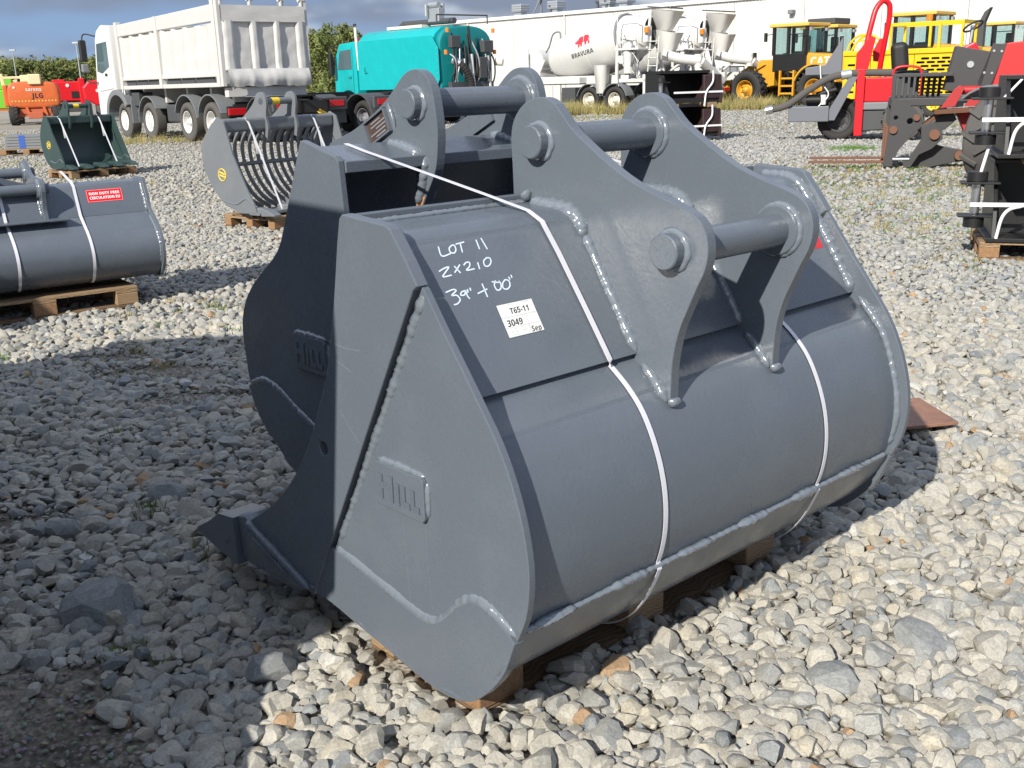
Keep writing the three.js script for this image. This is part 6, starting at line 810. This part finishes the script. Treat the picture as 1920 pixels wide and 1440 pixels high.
// ---------------------------------------------------------------- telehandler with pallet forks
{
  const rd = std([0.50, 0.025, 0.025], 0.45), rd2 = std([0.36, 0.020, 0.022], 0.55), bk = std([0.045, 0.045, 0.046], 0.5), rs = M.rust;
  const V = thing('telehandler', 'red and black telehandler boom with rusty pallet forks on the gravel', 'telehandler', [6.05, 0, -16.1], -0.30);
  const fk = group('fork_carriage', V); fk.scale.set(0.86, 0.86, 1); for (const z of [0.25, -0.55]) mesh('fork', [box(-1.62, -0.30, 0.09, 0.13, z, z + 0.11, 0.008), box(-0.36, -0.29, 0.09, 0.72, z, z + 0.11, 0.008)], rs, fk);
  mesh('side_plate', plateZ([[-0.36, 0.04], [-0.22, 0.04], [-0.14, 0.30], [0.05, 0.55], [0.22, 0.72], [0.20, 0.86], [0.08, 1.0], [-0.12, 1.16], [-0.30, 1.18], [-0.32, 0.6]], 0.40, 0.46, 0.006, [circle(0.02, 0.80, 0.05), circle(-0.21, 0.86, 0.035)]), bk, fk); mesh('side_plate', plateZ([[-0.36, 0.04], [-0.22, 0.04], [-0.14, 0.30], [0.05, 0.55], [0.22, 0.72], [0.08, 1.0], [-0.12, 1.16], [-0.30, 1.18], [-0.32, 0.6]], -0.62, -0.56, 0.006), bk, fk);
  mesh('cross_beam', [box(-0.3, 0.62, 1.04, 1.18, -0.6, 0.4, 0.02), box(-0.32, -0.2, 0.10, 0.25, -0.6, 0.4, 0.02)], bk, fk); const bars = []; for (let k = 0; k < 8; k++) bars.push(xf(box(-0.025, 0.025, 0, 0.40, -0.03, 0.03, 0.006), [-0.18 + k * 0.10, 1.16, 0.25 - k * 0.1], [0, 0, -0.03])); mesh('load_guard', [...bars, box(-0.26, 0.66, 1.52, 1.58, -0.5, 0.32, 0.01), box(-0.30, -0.24, 1.1, 1.58, 0.20, 0.32, 0.01)], bk, fk); mesh('pivot_pin', [rod([-0.24, 0.66, 0.44], [-0.24, 0.66, 0.50], 0.065), rod([0.42, 0.58, 0.47], [0.42, 0.58, 0.55], 0.085), rod([0.85, 0.22, 0.35], [0.85, 0.22, 0.45], 0.075), rod([0.12, 0.86, 0.46], [0.12, 0.86, 0.50], 0.055)], rs, fk);
  mesh('tilt_link', plateZ([[0.20, 0.72], [0.34, 0.78], [0.54, 0.66], [0.56, 0.50], [0.40, 0.34], [0.20, 0.24], [0.08, 0.03], [-0.02, 0.02], [-0.06, 0.12], [0.05, 0.2], [0.16, 0.38], [0.22, 0.5]], 0.44, 0.50, 0.006), bk, fk); mesh('lock_pin', [rod([-0.22, 0.17, 0.50], [0.05, 0.17, 0.50], 0.025)], M.galv, fk); mesh('lower_link', plateZ([[0.05, 0.02], [0.35, -0.0], [0.95, 0.13], [0.98, 0.28], [0.6, 0.36], [0.3, 0.45]], 0.15, 0.3, 0.01), bk, fk);
  const X0 = -0.284, S = p => p.map(([x, y]) => [x + X0, y]), bm = group('boom', V); bm.scale.setScalar(0.85); bm.position.x = -0.06;
  mesh('boom_nose', plateZ(S([[0.55, 0.62], [0.62, 0.50], [0.97, 0.66], [1.14, 0.82], [1.06, 0.95], [0.85, 0.88]]), -0.15, 0.36, 0.015), bk, bm); mesh('nose_rust', plateZ(S([[0.60, 0.68], [0.86, 0.885], [1.04, 0.945], [1.0, 0.96], [0.82, 0.91], [0.58, 0.71]]), -0.14, 0.35, 0.004), rs, bm);
  mesh('inner_section', xf(box(-0.29, 0.29, -0.37, 0.37, -0.2, 0.2, 0.015), [1.26 + X0, 1.61, 0], [0, 0, -0.20]), bk, bm); mesh('mid_plate', plateZ(S([[1.43, 1.26], [1.54, 1.20], [1.63, 1.33], [1.86, 2.03], [1.62, 2.05], [1.43, 1.45]]), 0.14, 0.20, 0.008), bk, bm);
  for (const [x, y] of [[1.64, 1.93], [1.76, 1.92], [1.52, 1.58], [1.64, 1.57]]) mesh('rivet', rod([x + X0, y, 0.20], [x + X0, y, 0.215], 0.02), M.galv, bm);
  mesh('outer_section', plateZ(S([[1.66, 1.34], [1.83, 2.05], [2.9, 2.14], [2.9, 1.42]]), -0.3, 0.25, 0.02), rd, bm); mesh('outer_flange', plateZ(S([[1.66, 1.30], [2.9, 1.38], [2.9, 1.43], [1.66, 1.35]]), -0.32, 0.31, 0.006), rd, bm); mesh('outer_rib', box(1.98 + X0, 2.12 + X0, 1.35, 1.50, 0.25, 0.28, 0.008), rd, bm); mesh('pin_boss', rod([1.29 + X0, 1.72, 0.19], [1.29 + X0, 1.72, 0.225], 0.055, 0.055, 20), M.galv, bm); mesh('pin_boss', rod([1.53 + X0, 1.28, 0.20], [1.53 + X0, 1.28, 0.24], 0.06, 0.06, 20), M.galv, bm);
  const br = group('rusty_bracket', V); br.scale.setScalar(0.9); br.position.x = -0.10; mesh('base_plate', plateZ(S([[0.77, 0.89], [1.62, 0.94], [1.62, 0.97], [0.77, 0.93]]), 0.1, 0.55, 0.006), rs, br); mesh('front_lip', xf(box(0, 0.56, -0.06, 0, 0, 0.02), [0.77 + X0, 0.93, 0.55], [0.3, 0, 0.05]), rs, br); mesh('cheek', plateZ(S([[0.86, 0.96], [1.06, 1.26], [1.13, 1.31], [1.2, 1.26], [1.08, 0.98]]), 0.40, 0.45, 0.006), rd2, br); mesh('cheek', plateZ(S([[1.22, 0.98], [1.38, 1.27], [1.46, 1.29], [1.5, 1.2], [1.57, 0.99]]), 0.40, 0.45, 0.006), rd2, br); mesh('tube', rod([1.12 + X0, 1.23, 0.3], [1.44 + X0, 1.23, 0.3], 0.065, 0.065, 20), rd2, br); mesh('leg', plateZ(S([[1.12, 0.91], [1.58, 0.93], [1.64, 0.72], [1.47, 0.28], [1.40, 0.28]]), 0.0, 0.25, 0.01), rd2, br);
  const ch = group('chassis', V); mesh('frame', [box(1.4, 3.6, 0.55, 1.0, 0.2, 1.6, 0.05), box(1.3, 2.4, 0.9, 1.3, -0.5, 0.3, 0.05)], rd2, ch); mesh('axle', rod([1.0, 0.56, 3.05], [2.4, 0.56, 2.2], 0.12), bk, ch); mesh('fender', xf(plateZ([...arc(0, 0, 0.64, 30, 130, 10), ...arc(0, 0, 0.61, 30, 130, 10).reverse()], -0.3, 0.3, 0.01), [0.92, 0.58, 3.1], [0, -0.65, 0]), M.midGrey, ch);
  const w1 = wheel(V, 0.56, 0.42, 0.92, 0.56, 3.1, { side: 1, m: M.rim, lug: 13, rim: 0.5, tyre: M.rubberDusty }); w1.rotation.y = 0.9;
}
// ---------------------------------------------------------------- far wood, masts, turbines
{
  const leaf = s => { const pos = []; for (let i = 0; i < 26; i++) { const c = new THREE.Vector3(rr(-1, 1), rr(-1, 1), rr(-1, 1)); if (c.length() > 1) c.normalize(); c.multiplyScalar(0.62); for (let k = 0; k < 3; k++) pos.push(c.x + rr(-0.32, 0.32), c.y + rr(-0.26, 0.26), c.z + rr(-0.32, 0.32)); } const g = new THREE.BufferGeometry(); g.setAttribute('position', new THREE.Float32BufferAttribute(pos, 3)); g.computeVertexNormals(); return clean(g); };
  const pts = []; const crown = (x, z, h, w) => { const n = Math.round(34 * w); for (let i = 0; i < n; i++) { const a = rr(0, 6.28), q = Math.sqrt(rnd()), v = rnd(); pts.push([x + Math.cos(a) * q * w * (1 - 0.45 * v), mixn(0.3, h, v), z + Math.sin(a) * q * w * (1 - 0.45 * v), rr(0.55, 1.15)]); } };
  for (let k = 0; k < 260; k++) { const t = k / 259, d = rr(165, 195), az = mixn(-0.62, -0.26, t), h = 5.6 + 1.3 * fbm(t * 9, 1, 1, 3) + rr(-0.6, 0.5) + 0.9 * sstep(0.7, 1, t); crown(Math.sin(az) * d, -Math.cos(az) * d, h, rr(1.8, 3.2)); }
  for (let k = 0; k < 22; k++) { const d = rr(105, 135), az = mixn(-0.22, -0.14, k / 21), h = 6.6 + rr(-0.8, 1.2); crown(Math.sin(az) * d, -Math.cos(az) * d - 8, h, rr(1.6, 2.6)); }
  const root = new THREE.Group(); root.name = 'far_wood'; root.userData = { kind: 'stuff', label: 'low wood of green trees closing the yard on the left' }; scene.add(root);
  const mats = [0, 1, 2].map(() => std([1, 1, 1], 0.9, 0, { side: THREE.DoubleSide })), gs = [leaf(), leaf(), leaf()], per = [[], [], []]; pts.forEach(p => per[Math.floor(rnd() * 3)].push(p));
  const m4 = new THREE.Matrix4(), q = new THREE.Quaternion(); gs.forEach((g, k) => { const im = new THREE.InstancedMesh(g, mats[k], per[k].length); im.name = 'foliage'; im.castShadow = im.receiveShadow = true; per[k].forEach(([x, y, z, s], i) => { q.setFromEuler(new THREE.Euler(rr(0, 6), rr(0, 6), rr(0, 6))); im.setMatrixAt(i, m4.compose(new THREE.Vector3(x, y, z), q, new THREE.Vector3(s, s, s))); const v = rr(0.75, 1.3), a = rnd(); im.setColorAt(i, lin(mixn(0.11, 0.16, a) * v, mixn(0.145, 0.17, a) * v, mixn(0.04, 0.05, a) * v)); }); root.add(im); });
  const trunks = []; for (let k = 0; k < 40; k++) { const az = mixn(-0.6, -0.26, k / 39), d = 180; trunks.push(rod([Math.sin(az) * d, 0, -Math.cos(az) * d], [Math.sin(az) * d, 3, -Math.cos(az) * d], 0.15, 0.08, 6)); } mesh('trunk', trunks, M.woodDark, root);
  for (const [x, z, h, l] of [[-43.5, -111.9, 6.6, 'slender light mast above the wood, nearest the tipper cab'], [-61.3, -137, 7.0, 'slender light mast above the orange boom lift'], [-88, -186, 7.2, 'slender light mast at the left edge of the wood']]) { const o = thing('light_mast', l, 'light mast', [x, 0, z], 0, 'light masts'); mesh('pole', rod([0, 0, 0], [0, h - 0.4, 0], 0.09, 0.06, 8), M.galv, o); mesh('lamp_head', box(-0.35, 0.35, h - 0.45, h - 0.3, -0.12, 0.12), M.galv, o); }
  for (const [x, z, H, B, l, a0] of [[-136, -685, 55, 26, 'distant wind turbine behind the tipper tailgate', 2.7], [25, -700, 52, 26, 'distant wind turbine above the warehouse roof', 2.65]]) { const o = thing('wind_turbine', l, 'wind turbine', [x, 0, z], 0.2, 'wind turbines'); mesh('tower', rod([0, 0, 0], [0, H, 0], 1.3, 0.7, 14), M.midGrey, o); mesh('nacelle', box(-1, 1, H - 0.9, H + 1, -3, 1.5, 0.3), M.midGrey, o); for (let k = 0; k < 3; k++) { const a = a0 + k * 2.094; mesh('blade', rod([0, H, 1.8], [-Math.sin(a) * B * -1 * -1, H + Math.cos(a) * B, 1.8], 0.6, 0.15, 8), M.midGrey, o); } }
}
renderer.render(scene, camera);
